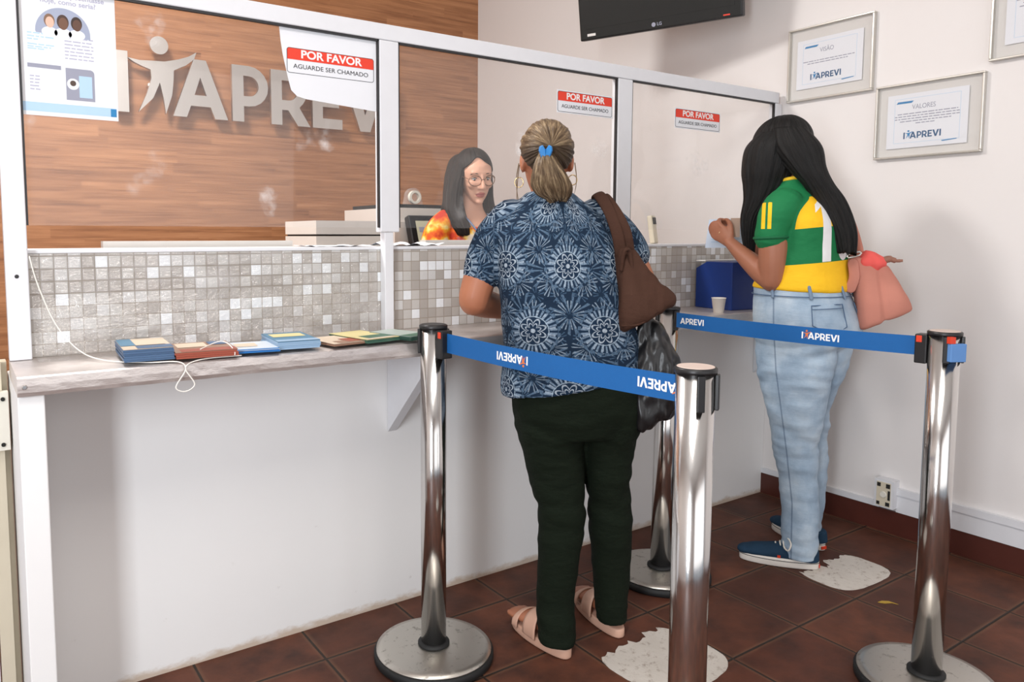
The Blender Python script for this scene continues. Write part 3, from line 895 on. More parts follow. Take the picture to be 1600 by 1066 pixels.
# ------------------------------------------------------------------ notices on the glass
def notice(x0, x1, z0, z1, label, sheet=None, outline=None):
    y = CY - .0232
    t = thing('notice', label, 'notice', (x0, y, z0))
    w, h = x1 - x0, z1 - z0
    mx = frame_mat((0, 0, 0), (1, 0, 0), (0, 0, 1))
    if outline is None:
        obj('sheet', xf(boxes((-.004, -.004, 0), (w + .004, h + .004, .0006)), mx), M['paper'], t); d = .0006
    else:
        outline(t, mx); d = .0008
    rr = lambda g, r: arc(w - g - r, g + r, r, -90, 0, 5) + arc(w - g - r, h - g - r, r, 0, 90, 5) + arc(g + r, h - g - r, r, 90, 180, 5) + arc(g + r, g + r, r, 180, 270, 5)
    mz = mx @ Matrix.Translation((0, 0, d))
    curve_mesh('border', [rr(0, .008), rr(.0016, .0065)], .0003, M['print_black'], t, mz)
    k = h * .54
    band = [(.0016, k), (w - .0016, k)] + arc(w - .008, h - .008, .0064, 0, 90, 5) + arc(.008, h - .008, .0064, 90, 180, 5)
    flat('red_band', band, M['print_red'], t, mz)
    text('heading', 'POR FAVOR', h * .44, M['print_white'], t, mx @ Matrix.Translation((w / 2, h * .765, d + .0008)), w * .70, .028)
    text('wording', 'AGUARDE SER CHAMADO', h * .25, M['print_black'], t, mx @ Matrix.Translation((w / 2, h * .28, d + .0003)), w * .86, 0.0)
    return t


def big_sheet(t, mx):
    """larger paper under the left notice with a curled lower left corner"""
    pts = [(-.022, .134), (.294, .134), (.294, -.088), (.06, -.072), (.030, -.066), (.012, -.05), (.004, -.02), (-.012, .05), (-.018, .09)]
    bm = bmesh.new(); prism(bm, pts, .0007, mx); obj('sheet', bm, M['paper'], t)


notice(.836, 1.122, 1.728, 1.801, 'red and white notice on a larger white sheet left of the middle post', outline=big_sheet)
notice(1.884, 2.163, 1.709, 1.784, 'red and white notice on the middle pane above the woman in blue')
notice(2.531, 2.818, 1.703, 1.778, 'red and white notice on the right pane near the black hair')

# information poster top left
py = CY - .0232
t = thing('poster', 'white information poster with three portraits on the left pane', 'poster', (.147, py, 1.548))
mx = frame_mat((0, 0, 0), (1, 0, 0), (0, 0, 1)); pw, ph = .224, .31
obj('sheet', xf(boxes((0, 0, 0), (pw, ph, .0006)), mx), M['paper'], t); mx = mx @ Matrix.Translation((0, 0, .0007))
text('heading', 'se você se aposentasse', .017, M['print_lilac'], t, mx @ Matrix.Translation((.116, .298, 0)), .165, .02)
text('heading', 'hoje, como seria?', .017, M['print_lilac'], t, mx @ Matrix.Translation((.116, .282, 0)), .125, .02)
flat('arch', [(.042, .202)] + arc(.102, .206, .062, 180, 0, 24) + [(.164, .198)], pl('slate_arch_print', (156, 164, 186)), t, mx, .0002)
for cx_, s_, skn, hr in ((.072, .9, (220, 180, 160), (128, 96, 76)), (.102, 1.0, (110, 76, 58), (70, 48, 40)), (.133, .95, (92, 62, 48), (52, 36, 30))):
    e = lambda a, b, cx0, cy0: [(cx0 + a * math.cos(2 * PI * i / 20), cy0 + b * math.sin(2 * PI * i / 20)) for i in range(20)]
    flat('portrait_shoulders', e(.020 * s_, .013, cx_, .206), M['paper'], t, mx, .0003)
    flat('portrait_hair', e(.0135 * s_, .018 * s_, cx_, .234), pl('portrait_hair_print', hr), t, mx, .0004)
    flat('portrait_face', e(.0105 * s_, .015 * s_, cx_ + .001, .230), pl('portrait_face_print', skn), t, mx, .0005)
obj('small_print', xf(words([(.022, .072, .198), (.022, .080, .190), (.022, .050, .183), (.022, .082, .171), (.022, .074, .165), (.022, .060, .160)], .0032, 3), mx), M['print_sky'], t)
obj('small_print', xf(words([(.104, .170, .196 - .0085 * i) for i in range(7)], .003, 5), mx), M['print_lilac'], t)
flat('grey_strip', rect(.020, .116, .094, .126), M['print_grey'], t, mx, .0002)
flat('grey_panel', [(.104, .044), (.170, .044), (.170, .112)] + arc(.160, .113, .010, 0, 90, 5) + [(.104, .123)], M['print_grey'], t, mx, .0002)
flat('portrait_disc', arc(.120, .084, .014, 0, 345, 23), M['paper'], t, mx, .0004)
flat('portrait_face', arc(.120, .086, .007, 0, 345, 23), pl('dark_face_print', (78, 60, 52)), t, mx, .0006)
flat('phone_picture', rect(.134, .052, .164, .106), M['print_sky'], t, mx, .0004)
obj('small_print', xf(words([(.024, .046, .094 - .008 * i) for i in range(5)], .003, 8), mx), M['print_lilac'], t)
flat('sky_footer', rect(.004, .010, .220, .032), M['print_sky'], t, mx, .0002)
flat('blue_corner', rect(.206, .010, .220, .030), M['print_blue'], t, mx, .0004)


# ------------------------------------------------------------------ framed certificates on the right wall
def certificate(yl, yr, z0, z1, title, rows, label):
    t = thing('picture_frame', label, 'picture frame', (WX, yl, z0), 0)
    w, h = yl - yr, z1 - z0
    mx = frame_mat((-.0012, 0, 0), (0, -1, 0), (0, 0, 1)); b = .008
    bm = bmesh.new()
    box(bm, (0, 0, 0), (w, b, .022)); box(bm, (0, h - b, 0), (w, h, .022)); box(bm, (0, b, 0), (b, h - b, .022)); box(bm, (w - b, b, 0), (w, h - b, .022))
    obj('moulding', xf(bm, mx), M['silver'], t, bevel=.002)
    obj('mat_board', xf(boxes((b, b, 0), (w - b, h - b, .004)), mx), M['matboard'], t)
    pw, ph = .297, .215; px, py = (w - pw) / 2 - .004, (h - ph) / 2 - .002
    pm = mx @ Matrix.Translation((px, py, .0085))
    p = obj('certificate_sheet', xf(boxes((0, 0, 0), (pw, ph, .001)), pm), M['paper'], t)
    pm = pm @ Matrix.Translation((0, 0, .0012))
    bm = bmesh.new()
    for q in ((.028, .020, .270, .0212), (.028, .196, .270, .1972), (.028, .020, .0292, .196), (.2688, .020, .270, .196)):
        bm.faces.new([bm.verts.new((x, y, 0)) for x, y in rect(*q)])
    obj('rule_border', xf(bm, pm), M['print_sky'], p)
    flat('blue_bar', [(.034, .178), (.092, .178), (.100, .186), (.040, .186)], M['print_blue'], p, pm)
    flat('blue_bar', [(.210, .014), (.262, .018), (.262, .021), (.208, .018)], M['print_blue'], p, pm)
    if title: text('title', title, .027, M['print_grey'], p, pm @ Matrix.Translation((.138, .160, 0)), .0105 * len(title) * (1.18 if len(title) > 5 else 1.2), 0, .0002)
    bm = words(rows, .0036, len(rows)); obj('small_print', xf(bm, pm), M['print_grey'], p)
    logo(p, pm @ Matrix.Translation((.066, .036, 0)), .026, .0002, M['print_navy'], M['print_blue'], ('bar', 'A', 'P', 'R', 'E', 'V', 'end', 'figure'))
    obj('glazing', xf(boxes((b, b, .016), (w - b, h - b, .018)), mx), M['pglass'], t)
    return t


certificate(2.093, 1.708, 1.858, 2.182, 'VISÃO', [(.030, .262, .116), (.050, .235, .106)], 'framed certificate reading Visão, nearest the glass partition')
certificate(1.688, 1.292, 1.566, 1.864, 'VALORES', [(.040, .262, .134), (.030, .268, .124), (.030, .268, .114), (.050, .240, .104), (.110, .180, .094)], 'framed certificate reading Valores, lowest on the right wall')
certificate(1.284, .890, 1.893, 2.215, '', [(.030, .262, .150), (.050, .235, .138), (.040, .250, .126), (.060, .22, .114)], 'framed certificate cut off by the top right corner of the photo')

# ------------------------------------------------------------------ television on a wall arm
P1 = Vector((2.70, 2.895, 2.231)); P2 = Vector((2.995, 2.163, 2.231)); ex = (P2 - P1).normalized()
mid = (P1 + P2) / 2
nz = ex.cross(Vector((0, 0, 1)))      # towards the room
t = thing('television', 'black flat television hanging tilted on the right wall above the partition', 'television', mid, 0)
TM = Matrix((ex, Vector((0, 0, 1)), nz)).transposed().to_4x4() @ Matrix.Rotation(R(11), 4, 'X')
bm = bmesh.new(); box(bm, (-.394, 0, -.045), (.394, .50, 0)); obj('housing', xf(bm, TM), M['black'], t, bevel=.006)
obj('bezel', xf(boxes((-.388, .006, .0005), (.388, .494, .004)), TM), M['tvblack'], t, bevel=.002)
obj('screen', xf(boxes((-.360, .052, .0045), (.360, .470, .006)), TM), M['tvblack'], t)
lm = TM @ Matrix.Translation((0, .024, .0045))
text('maker_mark', 'LG', .020, M['print_grey'], t, lm @ Matrix.Translation((.016, .0, 0)), .022, .02)
flat('maker_disc', arc(-.012, 0, .010, 0, 345, 23), M['print_grey'], t, lm)
flat('energy_sticker', rect(-.352, -.006, -.308, .006), M['matboard'], t, lm)
flat('standby_light', rect(.31, -.012, .34, -.006), M['print_red'], t, lm)
bm = bmesh.new(); box(bm, (-.1, .15, -.07), (.1, .35, -.0455)); obj('mount_plate', xf(bm, TM), M['black'], t)
arm_a = TM @ Vector((0, .25, -.068)); arm_b = Vector((WX - .002, mid.y + .10, mid.z + .25)) - mid
wire('wall_arm', [arm_a, arm_a.lerp(arm_b, .5), arm_b], .018, M['black'], t)

# power outlet box with its cover off
t = thing('outlet_box', 'white wall socket box with open worn face above the skirting', 'socket', (WX, 1.565, .17))
obj('case', boxes((-.048, -.038, -.056), (-.001, .038, .062)), M['frame'], t, bevel=.003)
fo = obj('face_plate', boxes((-.0515, -.028, -.05), (-.0485, .028, .052)), M['cream'], t)
for q in (((-.053, -.026, .03), (-.0516, -.010, .048)), ((-.053, .012, .032), (-.0516, .026, .048)), ((-.053, -.026, -.046), (-.0516, -.010, -.030)), ((-.053, .014, -.046), (-.0516, .026, -.032)), ((-.053, -.027, -.02), (-.0516, -.018, .02))):
    obj('contact_slot', boxes(*q), M['dark'], fo)
bm = bmesh.new(); lathe(bm, [(0, 0), (.014, 0), (.012, .004), (0, .004)], 20, frame_mat((-.0516, 0, 0), (0, -1, 0), (0, 0, 1))); obj('socket_core', bm, M['ivory'], fo)


# ------------------------------------------------------------------ worn stickers on the floor
def sticker(cx_, cy_, a, b, rz, cut, label):
    bm = bmesh.new(); pts = []
    for i in range(90):
        th = 2 * PI * i / 90; c, s = math.cos(th), math.sin(th)
        r = (abs(c) ** 3.4 + abs(s) ** 3.4) ** (-1 / 3.4)
        x, y = r * c * a, r * s * b
        j = .008 * noise.noise((c * 9, s * 9, cx_))
        if x < cut: x = cut + .03 * noise.noise((y * 60, cx_, 1)) + .02 * noise.noise((y * 140, cx_, 1))
        pts.append((x + j * .2, y + j * .2))
    prism(bm, pts, .0008)
    o = tag(obj('floor_sticker', bm, M['sticker']), label, 'floor sticker')
    o.location = (cx_, cy_, .0004); o.rotation_euler = (0, 0, R(rz))


sticker(2.725, 1.452, .112, .165, -92, -.078, 'worn white floor sticker behind the canvas shoes')
sticker(1.70, 1.425, .150, .168, -84, -.125, 'worn white floor sticker behind the nude sandals')
bm = bmesh.new(); prism(bm, [(0, 0), (.02, -.006), (.045, .0), (.062, -.008), (.040, .012), (.018, .012)], .0016)
o = tag(obj('dry_leaf', bm, M['leaf']), 'tiny yellow scrap lying on the tiles beside the far floor sticker', 'leaf'); o.location = (2.585, 1.262, .0004); o.rotation_euler = (0, 0, R(-40))


# ------------------------------------------------------------------ barrier posts and belts
PH = .996


def barrier(x, y, label, slots=(-80, 10, 100), lean=(0, 0), belt_dirs=(), cap='black'):
    t = thing('barrier_post', label, 'barrier post', (x, y, 0), 0, 'steel queue barrier posts')
    bm = bmesh.new(); lathe(bm, [(0, .001), (.172, .001), (.178, .006), (.178, .022), (.172, .027), (0, .027)], 72); b = obj('base_ring', bm, M['rubber'], t, True)
    bm = bmesh.new(); lathe(bm, [(0, .0275), (.171, .0275), (.171, .031), (.150, .036), (.05, .040), (0, .040)], 72); p = obj('base_plate', bm, M['plate'], t, True)
    tilt = Matrix.Rotation(lean[0], 4, 'X') @ Matrix.Rotation(lean[1], 4, 'Y')
    bm = bmesh.new(); lathe(bm, [(0, .0405), (.047, .0405), (.047, .046), (.0385, .050), (0, .050)], 40); obj('collar', bm, M['rubber'], t, True)
    bm = bmesh.new(); lathe(bm, [(0, .0505), (.0372, .0505), (.0372, PH - .012), (0, PH - .012)], 56, tilt); o = obj('pole', bm, M['steel'], t)
    for f in o.data.polygons: f.use_smooth = abs(f.normal.z) < .5
    bm = bmesh.new(); lathe(bm, [(0, PH - .0118), (.040, PH - .0118), (.041, PH - .008), (.041, PH - .002), (.038, PH), (0, PH)], 48, tilt); c = obj('cap', bm, M['black'], t, True)
    bm = bmesh.new(); lathe(bm, [(0, PH + .0002), (.036, PH + .0002), (.035, PH + .0012), (0, PH + .0012)], 48, tilt); obj('cap_disc', bm, M['black'] if cap == 'black' else plain('scuffed_pinkish_disc', (196, 178, 168), .5), c)
    face = math.atan2(-y, -x) + PI / 2          # slot angles are measured from the side towards the room's front
    for k in slots:
        m = tilt @ Matrix.Rotation(face + R(k), 4, 'Z')
        bm = bmesh.new(); box(bm, (-.0075, -.0455, PH - .082), (.0075, -.0372, PH - .012)); s = obj('slot_bracket', xf(bm, m), M['black'], t, bevel=.002)
    for dx, dy in belt_dirs:
        a = math.atan2(dy, dx)
        m = tilt @ Matrix.Rotation(a, 4, 'Z')
        bm = bmesh.new(); box(bm, (.036, -.019, PH - .092), (.066, .019, PH - .012)); s = obj('belt_head', xf(bm, m), M['black'], t, bevel=.003)
        bm = bmesh.new(); box(bm, (.048, -.0205, PH - .034), (.062, .0205, PH - .016)); obj('release_button', xf(bm, m), M['red'], s, bevel=.001)
    return t


PL, PF, PB, PR = Vector((1.140, 1.816, 0)), Vector((1.198, .946, 0)), Vector((2.118, 1.805, 0)), Vector((2.207, .940, 0))
d1 = (PF - PL).normalized(); d2 = (PR - PB).normalized()
barrier(PL.x, PL.y, 'steel barrier post left of the woman in blue', (-84, 96), belt_dirs=((d1.x, d1.y),))
barrier(PF.x, PF.y, 'steel barrier post nearest the camera, cut off at its foot', (15, 82, 170), cap='disc')
barrier(PB.x, PB.y, 'steel barrier post farthest back, half hidden by the brown handbag', (-80, 40, 130), lean=(R(-.6), R(1.3)))
tr = barrier(PR.x, PR.y, 'steel barrier post on the right in front of the pink handbag', (6, 86, 190), belt_dirs=((-d2.x, -d2.y),), cap='disc')
# the right post's own belt end clipped in its slot
rm = Matrix.Rotation(math.atan2(-PR.y, -PR.x) + PI / 2 + R(40), 4, 'Z')
bm = bmesh.new(); box(bm, (-.024, -.053, PH - .076), (.020, -.0385, PH - .028))
bc = obj('stowed_belt_end', xf(bm, rm), M['beltpale'], tr, bevel=.002); bc['label'] = 'pale blue stowed belt end'
bm = bmesh.new(); box(bm, (-.026, -.050, PH - .0275), (-.010, -.0385, PH - .010)); obj('release_button', xf(bm, rm), M['red'], tr)


def belt(a, b, za, zb, h, marks, flip, label):
    """webbing strip from a to b; marks = distances of printed logos"""
    d = (b - a); L = d.length; d.normalize()
    t = thing('barrier_belt', label, 'barrier belt', (a.x, a.y, za), 0, 'blue barrier belts')
    n = 40; bm = bmesh.new(); rows = []
    nrm = Vector((d.y, -d.x, 0))
    for i in range(n + 1):
        u = i / n; p = d * (L * u) + Vector((0, 0, (zb - za) * u - .006 * math.sin(PI * u)))
        rows.append([bm.verts.new(p + nrm * s * .0007 + Vector((0, 0, k * h / 2))) for s, k in ((-1, -1), (1, -1), (1, 1), (-1, 1))])
    for p, q in zip(rows, rows[1:]):
        for k in range(4): bm.faces.new((p[k], q[k], q[(k + 1) % 4], p[(k + 1) % 4]))
    bm.faces.new(rows[0]); bm.faces.new(rows[-1])
    s = obj('webbing', bm, M['belt'], t)
    up = Vector((0, 0, 1)); out = d.cross(up)          # side that faces left of the belt run
    view = Vector((-1, -.2, 0))
    xd = d if d.cross(up).dot(view) > 0 else -d
    if flip: xd = -xd; up = -up
    slope = (zb - za) / L
    for c, only in marks:
        u = c / L
        o = d * c + Vector((0, 0, (zb - za) * u - .006 * math.sin(PI * u)))
        zn = xd.cross(up).normalized()
        xs = (xd + Vector((0, 0, slope * (1 if xd.dot(d) > 0 else -1)))).normalized()
        m = frame_mat(o + zn * .0009, xs, (up - xs * up.dot(xs)))
        hh = h * .40
        logo(s, m @ Matrix.Translation((-2.67 * hh, -hh * .5, 0)), hh, .0003, M['print_white'], M['print_orange'], only)
    return t


ALL = ('bar', 'A', 'P', 'R', 'E', 'V', 'end', 'figure')
A1 = PL + d1 * .067; B1 = PF - d1 * .0465
belt(A1, B1, PH - .047, PH - .050, .054, [(.272, ALL), (.724, ALL)], True, 'blue barrier belt with upside down lettering behind the woman in blue')
A2 = PB + d2 * .042; B2 = PR - d2 * .067
belt(A2, B2, PH - .042, PH - .046, .052, [(.052, ('A', 'P', 'R', 'E', 'V', 'end')), (.50, ALL)], False, 'blue barrier belt with upright lettering behind the woman in jeans')


# ------------------------------------------------------------------ people: sculpting helpers
def cat(vals, t, i):
    """Catmull-Rom through tuples"""
    g = lambda k: vals[max(0, min(len(vals) - 1, k))]
    p0, p1, p2, p3 = g(i - 1), g(i), g(i + 1), g(i + 2)
    return tuple(.5 * (2 * b + (c - a) * t + (2 * a - 5 * b + 4 * c - d) * t * t + (3 * b - a - 3 * c + d) * t ** 3) for a, b, c, d in zip(p0, p1, p2, p3))


def dense(vals, sub=5):
    out = []
    for i in range(len(vals) - 1):
        for k in range(sub): out.append(cat(vals, k / sub, i))
    out.append(tuple(vals[-1])); return out


def skin_rings(bm, rings):
    n = len(rings[0])
    for a, b in zip(rings, rings[1:]):
        for k in range(n): bm.faces.new((a[k], a[(k + 1) % n], b[(k + 1) % n], b[k]))
    for r in (rings[0], rings[-1]):
        c = Vector((0, 0, 0))
        for v in r: c += v.co
        cv = bm.verts.new(c / n)
        for k in range(n): bm.faces.new((r[k], r[(k + 1) % n], cv))


def trunk(bm, rings, n=32, sub=5, power=2.3, squash=None):
    """horizontal rings (x, y, z, rx, ry, yaw in degrees, tilt about view x, tilt about y)"""
    full = [tuple(r) + (0,) * (8 - len(r)) for r in rings]
    out = []
    for x, y, z, rx, ry, yw, tx, ty in dense(full, sub):
        ring = []; cy_, sy_ = math.cos(R(yw)), math.sin(R(yw))
        for k in range(n):
            a = 2 * PI * k / n; c, s = math.cos(a), math.sin(a)
            q = (abs(c) ** power + abs(s) ** power) ** (-1 / power)
            px, py = rx * q * c, ry * q * s
            lx, ly = px * cy_ - py * sy_, px * sy_ + py * cy_
            ring.append(bm.verts.new((x + lx, y + ly, z + tx * ly + ty * lx)))
        out.append(ring)
    skin_rings(bm, out)


def tube(bm, pts, n=16, sub=5, up=(0, 0, 1)):
    """limb through (x, y, z, ra, rb); ra sideways, rb along up; rounded ends"""
    full = [tuple(p) if len(p) == 5 else tuple(p) + (p[3],) for p in pts]
    D = dense(full, sub); P = [Vector(p[:3]) for p in D]
    u = Vector(up); rings = []
    L = len(P)
    items = []
    for i in range(L):
        d = (P[min(i + 1, L - 1)] - P[max(i - 1, 0)]).normalized(); items.append((P[i], d, D[i][3], D[i][4]))
    d0 = items[0][1]; d1_ = items[-1][1]
    st = [(items[0][0] - d0 * items[0][2] * k, d0, items[0][2] * math.sqrt(1 - k * k), items[0][3] * math.sqrt(1 - k * k)) for k in (.95, .75, .4)]
    en = [(items[-1][0] + d1_ * items[-1][2] * k, d1_, items[-1][2] * math.sqrt(1 - k * k), items[-1][3] * math.sqrt(1 - k * k)) for k in (.4, .75, .95)]
    for p, d, ra, rb in st + items + en:
        s = d.cross(u)
        if s.length < 1e-3: s = d.cross(Vector((1, 0, 0)))
        s.normalize(); v = s.cross(d).normalized(); u = v
        rings.append([bm.verts.new(p + ra * math.cos(2 * PI * k / n) * s + rb * math.sin(2 * PI * k / n) * v) for k in range(n)])
    skin_rings(bm, rings)


def ball(bm, c, r, mx=None, seg=20):
    m = Matrix.Translation(c) @ Matrix.Diagonal((r[0], r[1], r[2], 1))
    if mx is not None: m = mx @ m
    bmesh.ops.create_uvsphere(bm, u_segments=seg, v_segments=seg * 2 // 3, radius=1, matrix=m)


def fuse(name, bm, mat, parent, voxel=.005, smooth=4, factor=.5, push=None, mats=None, slot=None, attrs=None):
    """weld overlapping closed shapes into one continuous skin"""
    bmesh.ops.recalc_face_normals(bm, faces=bm.faces)
    me = bpy.data.meshes.new('tmp'); bm.to_mesh(me); bm.free()
    o = bpy.data.objects.new('tmp', me); COL.objects.link(o)
    m = o.modifiers.new('r', 'REMESH'); m.mode = 'VOXEL'; m.voxel_size = voxel; m.adaptivity = 0
    if smooth:
        s = o.modifiers.new('s', 'SMOOTH'); s.factor = factor; s.iterations = smooth
    dg = bpy.context.evaluated_depsgraph_get()
    res = bpy.data.meshes.new_from_object(o.evaluated_get(dg)); res.name = name
    bpy.data.objects.remove(o); bpy.data.meshes.remove(me)
    res.materials.clear()
    if push:
        ns = [v.normal.copy() for v in res.vertices]
        for v, nn in zip(res.vertices, ns): v.co = push(v.co.copy(), nn)
    res.polygons.foreach_set('use_smooth', [True] * len(res.polygons))
    ob = link(name, res, mat, parent)
    if mats:
        for x in mats: res.materials.append(x)
        for p in res.polygons: p.material_index = slot(p.center)
    for an, fn in (attrs or {}).items():
        vec = isinstance(fn(res.vertices[0].co), tuple)
        at = res.attributes.new(an, 'FLOAT_VECTOR' if vec else 'FLOAT', 'POINT')
        buf = []
        for v in res.vertices:
            q = fn(v.co)
            if vec: buf += q
            else: buf.append(q)
        at.data.foreach_set('vector' if vec else 'value', buf)
    return ob


def head_mat(pos, yaw, pitch, roll=0, k=1.0):
    return Matrix.Translation(pos) @ Matrix.Rotation(R(yaw), 4, 'Z') @ Matrix.Rotation(R(pitch), 4, 'X') @ Matrix.Rotation(R(roll), 4, 'Y') @ Matrix.Scale(k, 4)


def add_head(bm, HM):
    """skull, face, nose, ears and jaw in head space: x right, y forward, z up, origin between the ears"""
    b = bmesh.new()
    ball(b, (0, -.012, .032), (.073, .094, .084), seg=28)
    rows = [(.088, -.004, .036, .052), (.066, .012, .057, .068), (.042, .022, .066, .070), (.010, .026, .066, .074), (-.025, .028, .063, .070), (-.055, .032, .055, .062), (-.080, .040, .044, .050), (-.100, .050, .028, .036), (-.111, .056, .014, .022)]
    trunk(b, [(0, y, z, rx, ry) for z, y, rx, ry in reversed(rows)], 28, 4, 2.2)
    tube(b, [(0, .093, .022, .008), (0, .106, -.004, .009), (0, .116, -.028, .0115)], 12, 4)
    ball(b, (0, .112, -.031), (.013, .010, .009)); ball(b, (.012, .101, -.033), (.008, .009, .007)); ball(b, (-.012, .101, -.033), (.008, .009, .007))
    ball(b, (0, .093, -.060), (.022, .010, .0065)); ball(b, (0, .091, -.071), (.019, .010, .0070))
    ball(b, (0, .084, -.098), (.018, .014, .013))
    ball(b, (.036, .078, -.022), (.022, .018, .020)); ball(b, (-.036, .078, -.022), (.022, .018, .020))
    ball(b, (0, .084, .032), (.050, .012, .012))
    for s in (-1, 1):
        ball(b, (s * .0745, -.008, -.004), (.009, .017, .030), Matrix.Identity(4)); ball(b, (s * .0715, .0, -.026), (.007, .010, .010))
    me = bpy.data.meshes.new('h'); xf(b, HM); b.to_mesh(me); b.free(); bm.from_mesh(me); bpy.data.meshes.remove(me)


def face_push(HM, amount=1.0):
    """eye sockets and the line between the lips"""
    inv = HM.inverted()

    def f(p, n):
        q = inv @ p
        if q.y > .04 and abs(q.z) < .12:
            for s in (-1, 1):
                d = ((q.x - s * .031) / .019) ** 2 + ((q.z - .006) / .013) ** 2
                p = p - n * .0085 * amount * math.exp(-d)
            if abs(q.x) < .026 and q.y > .07: p = p - n * .003 * math.exp(-((q.z + .0655) / .0025) ** 2)
        return p
    return f


def lips_slot(HM):
    inv = HM.inverted()

    def f(c):
        q = inv @ c
        return 1 if q.y > .085 and (q.x / .023) ** 2 + ((q.z + .0655) / .0115) ** 2 < 1 else 0
    return f


def add_eyes(parent, HM, browmat):
    for s in (-1, 1):
        bm = bmesh.new(); ball(bm, (s * .031, .0775, .004), (.0120, .0105, .0078), HM, 18)
        e = obj('eye', bm, M['eye'], parent, True)
        bm = bmesh.new(); ball(bm, (s * .031, .0838, .0015), (.0062, .0052, .0062), HM, 14); obj('iris', bm, M['iris'], e, True)
        bm = bmesh.new()
        tube(bm, [tuple(HM @ Vector((s * .013, .0925, .0265))) + (.0022,), tuple(HM @ Vector((s * .030, .0905, .0300))) + (.0026,), tuple(HM @ Vector((s * .049, .078, .0235))) + (.0018,)], 8, 5)
        obj('eyebrow', bm, browmat, parent, True)
        bm = bmesh.new()
        tube(bm, [tuple(HM @ Vector((s * .018, .0855, .0065))) + (.0016,), tuple(HM @ Vector((s * .031, .0890, .0100))) + (.0020,), tuple(HM @ Vector((s * .045, .0800, .0050))) + (.0014,)], 8, 5)
        obj('eyelid', bm, browmat, parent, True)


def add_hand(bm, wrist, d, palm, thumb_side, curl=(35, 40, 45, 50), k=1.0, spread=.09, wr=.024):
    """hand growing from wrist along d; palm = way the palm faces; thumb_side = +1/-1 along d x palm"""
    d = Vector(d).normalized(); pn = Vector(palm); pn = (pn - d * pn.dot(d)).normalized(); side = d.cross(pn) * thumb_side
    w = Vector(wrist); V = lambda a, b, c: w + d * a * k + side * b * k + pn * c * k
    T = lambda v, r, r2=None: (v.x, v.y, v.z, r * k, (r2 or r) * k)
    tube(bm, [T(V(-.01, 0, 0), wr, wr * .78), T(V(.02, .002, 0), .031, .017), T(V(.055, .002, .002), .038, .0145), T(V(.085, 0, .004), .036, .012)], 18, 4, up=pn)
    for i, (off, ln, cu) in enumerate(zip((.030, .010, -.010, -.029), (.074, .082, .076, .060), curl)):
        p = V(.082 - abs(off) * .15, off, .002); pts = [T(p - d * .02 * k, .0098), T(p, .0096)]; a = 0
        dirn = (d + side * (spread * (1.5 - i) / 1.5)).normalized()
        for seg, f in ((.44, .8), (.31, 1.25), (.25, .9)):
            a += cu * f
            q = dirn * math.cos(R(a)) + pn * math.sin(R(a)); p = p + q * ln * seg * k; pts.append(T(p, .0088 if seg > .4 else .0082 if seg > .3 else .0070))
        tube(bm, pts, 10, 3, up=pn)
    a0 = V(.012, .022, .006); a1 = V(.042, .046, .018); a2 = V(.068, .050, .030); a3 = V(.086, .043, .040)
    tube(bm, [T(a0, .0135), T(a1, .0115), T(a2, .0098), T(a3, .0080)], 10, 4, up=pn)


def add_foot(bm, ankle, heel, toe, w=.042):
    a = Vector(ankle); h = Vector(heel); t_ = Vector(toe); d = (t_ - h).normalized(); L = (t_ - h).length
    P = lambda u, z, ra, rb: tuple(h + d * L * u + Vector((0, 0, z))) + (ra, rb)
    tube(bm, [tuple(a + Vector((0, 0, .06))) + (.036, .036), tuple(a) + (.032, .033), P(.18, .036, .029, .029)], 14, 4, up=(0, 1, 0))
    tube(bm, [P(.12, .034, .029, .029), P(.30, .044, .033, .036), P(.52, .034, .039, .028), P(.74, .024, .044, .019), P(.92, .017, .034, .013)], 16, 4)
    side = d.cross(Vector((0, 0, 1)))
    for i, o_ in enumerate((-.030, -.014, .001, .015, .028)):
        c = h + d * L * (.90 - abs(i - 1.5) * .015) + side * o_ + Vector((0, 0, .014)); e = c + d * .030
        tube(bm, [tuple(c) + (.010,), tuple(e) + (.0085,)], 8, 2)


def folds(amp, fz=1.0, seed=0, lo=None):
    """soft cloth creases: mostly horizontal"""
    def f(p, n):
        k = amp * (1 if lo is None else lo(p))
        a = noise.noise((p.x * 7 + seed, p.y * 7, p.z * 24 * fz)) + .5 * noise.noise((p.x * 15, p.y * 15 + seed, p.z * 46 * fz))
        return p + n * k * a
    return f


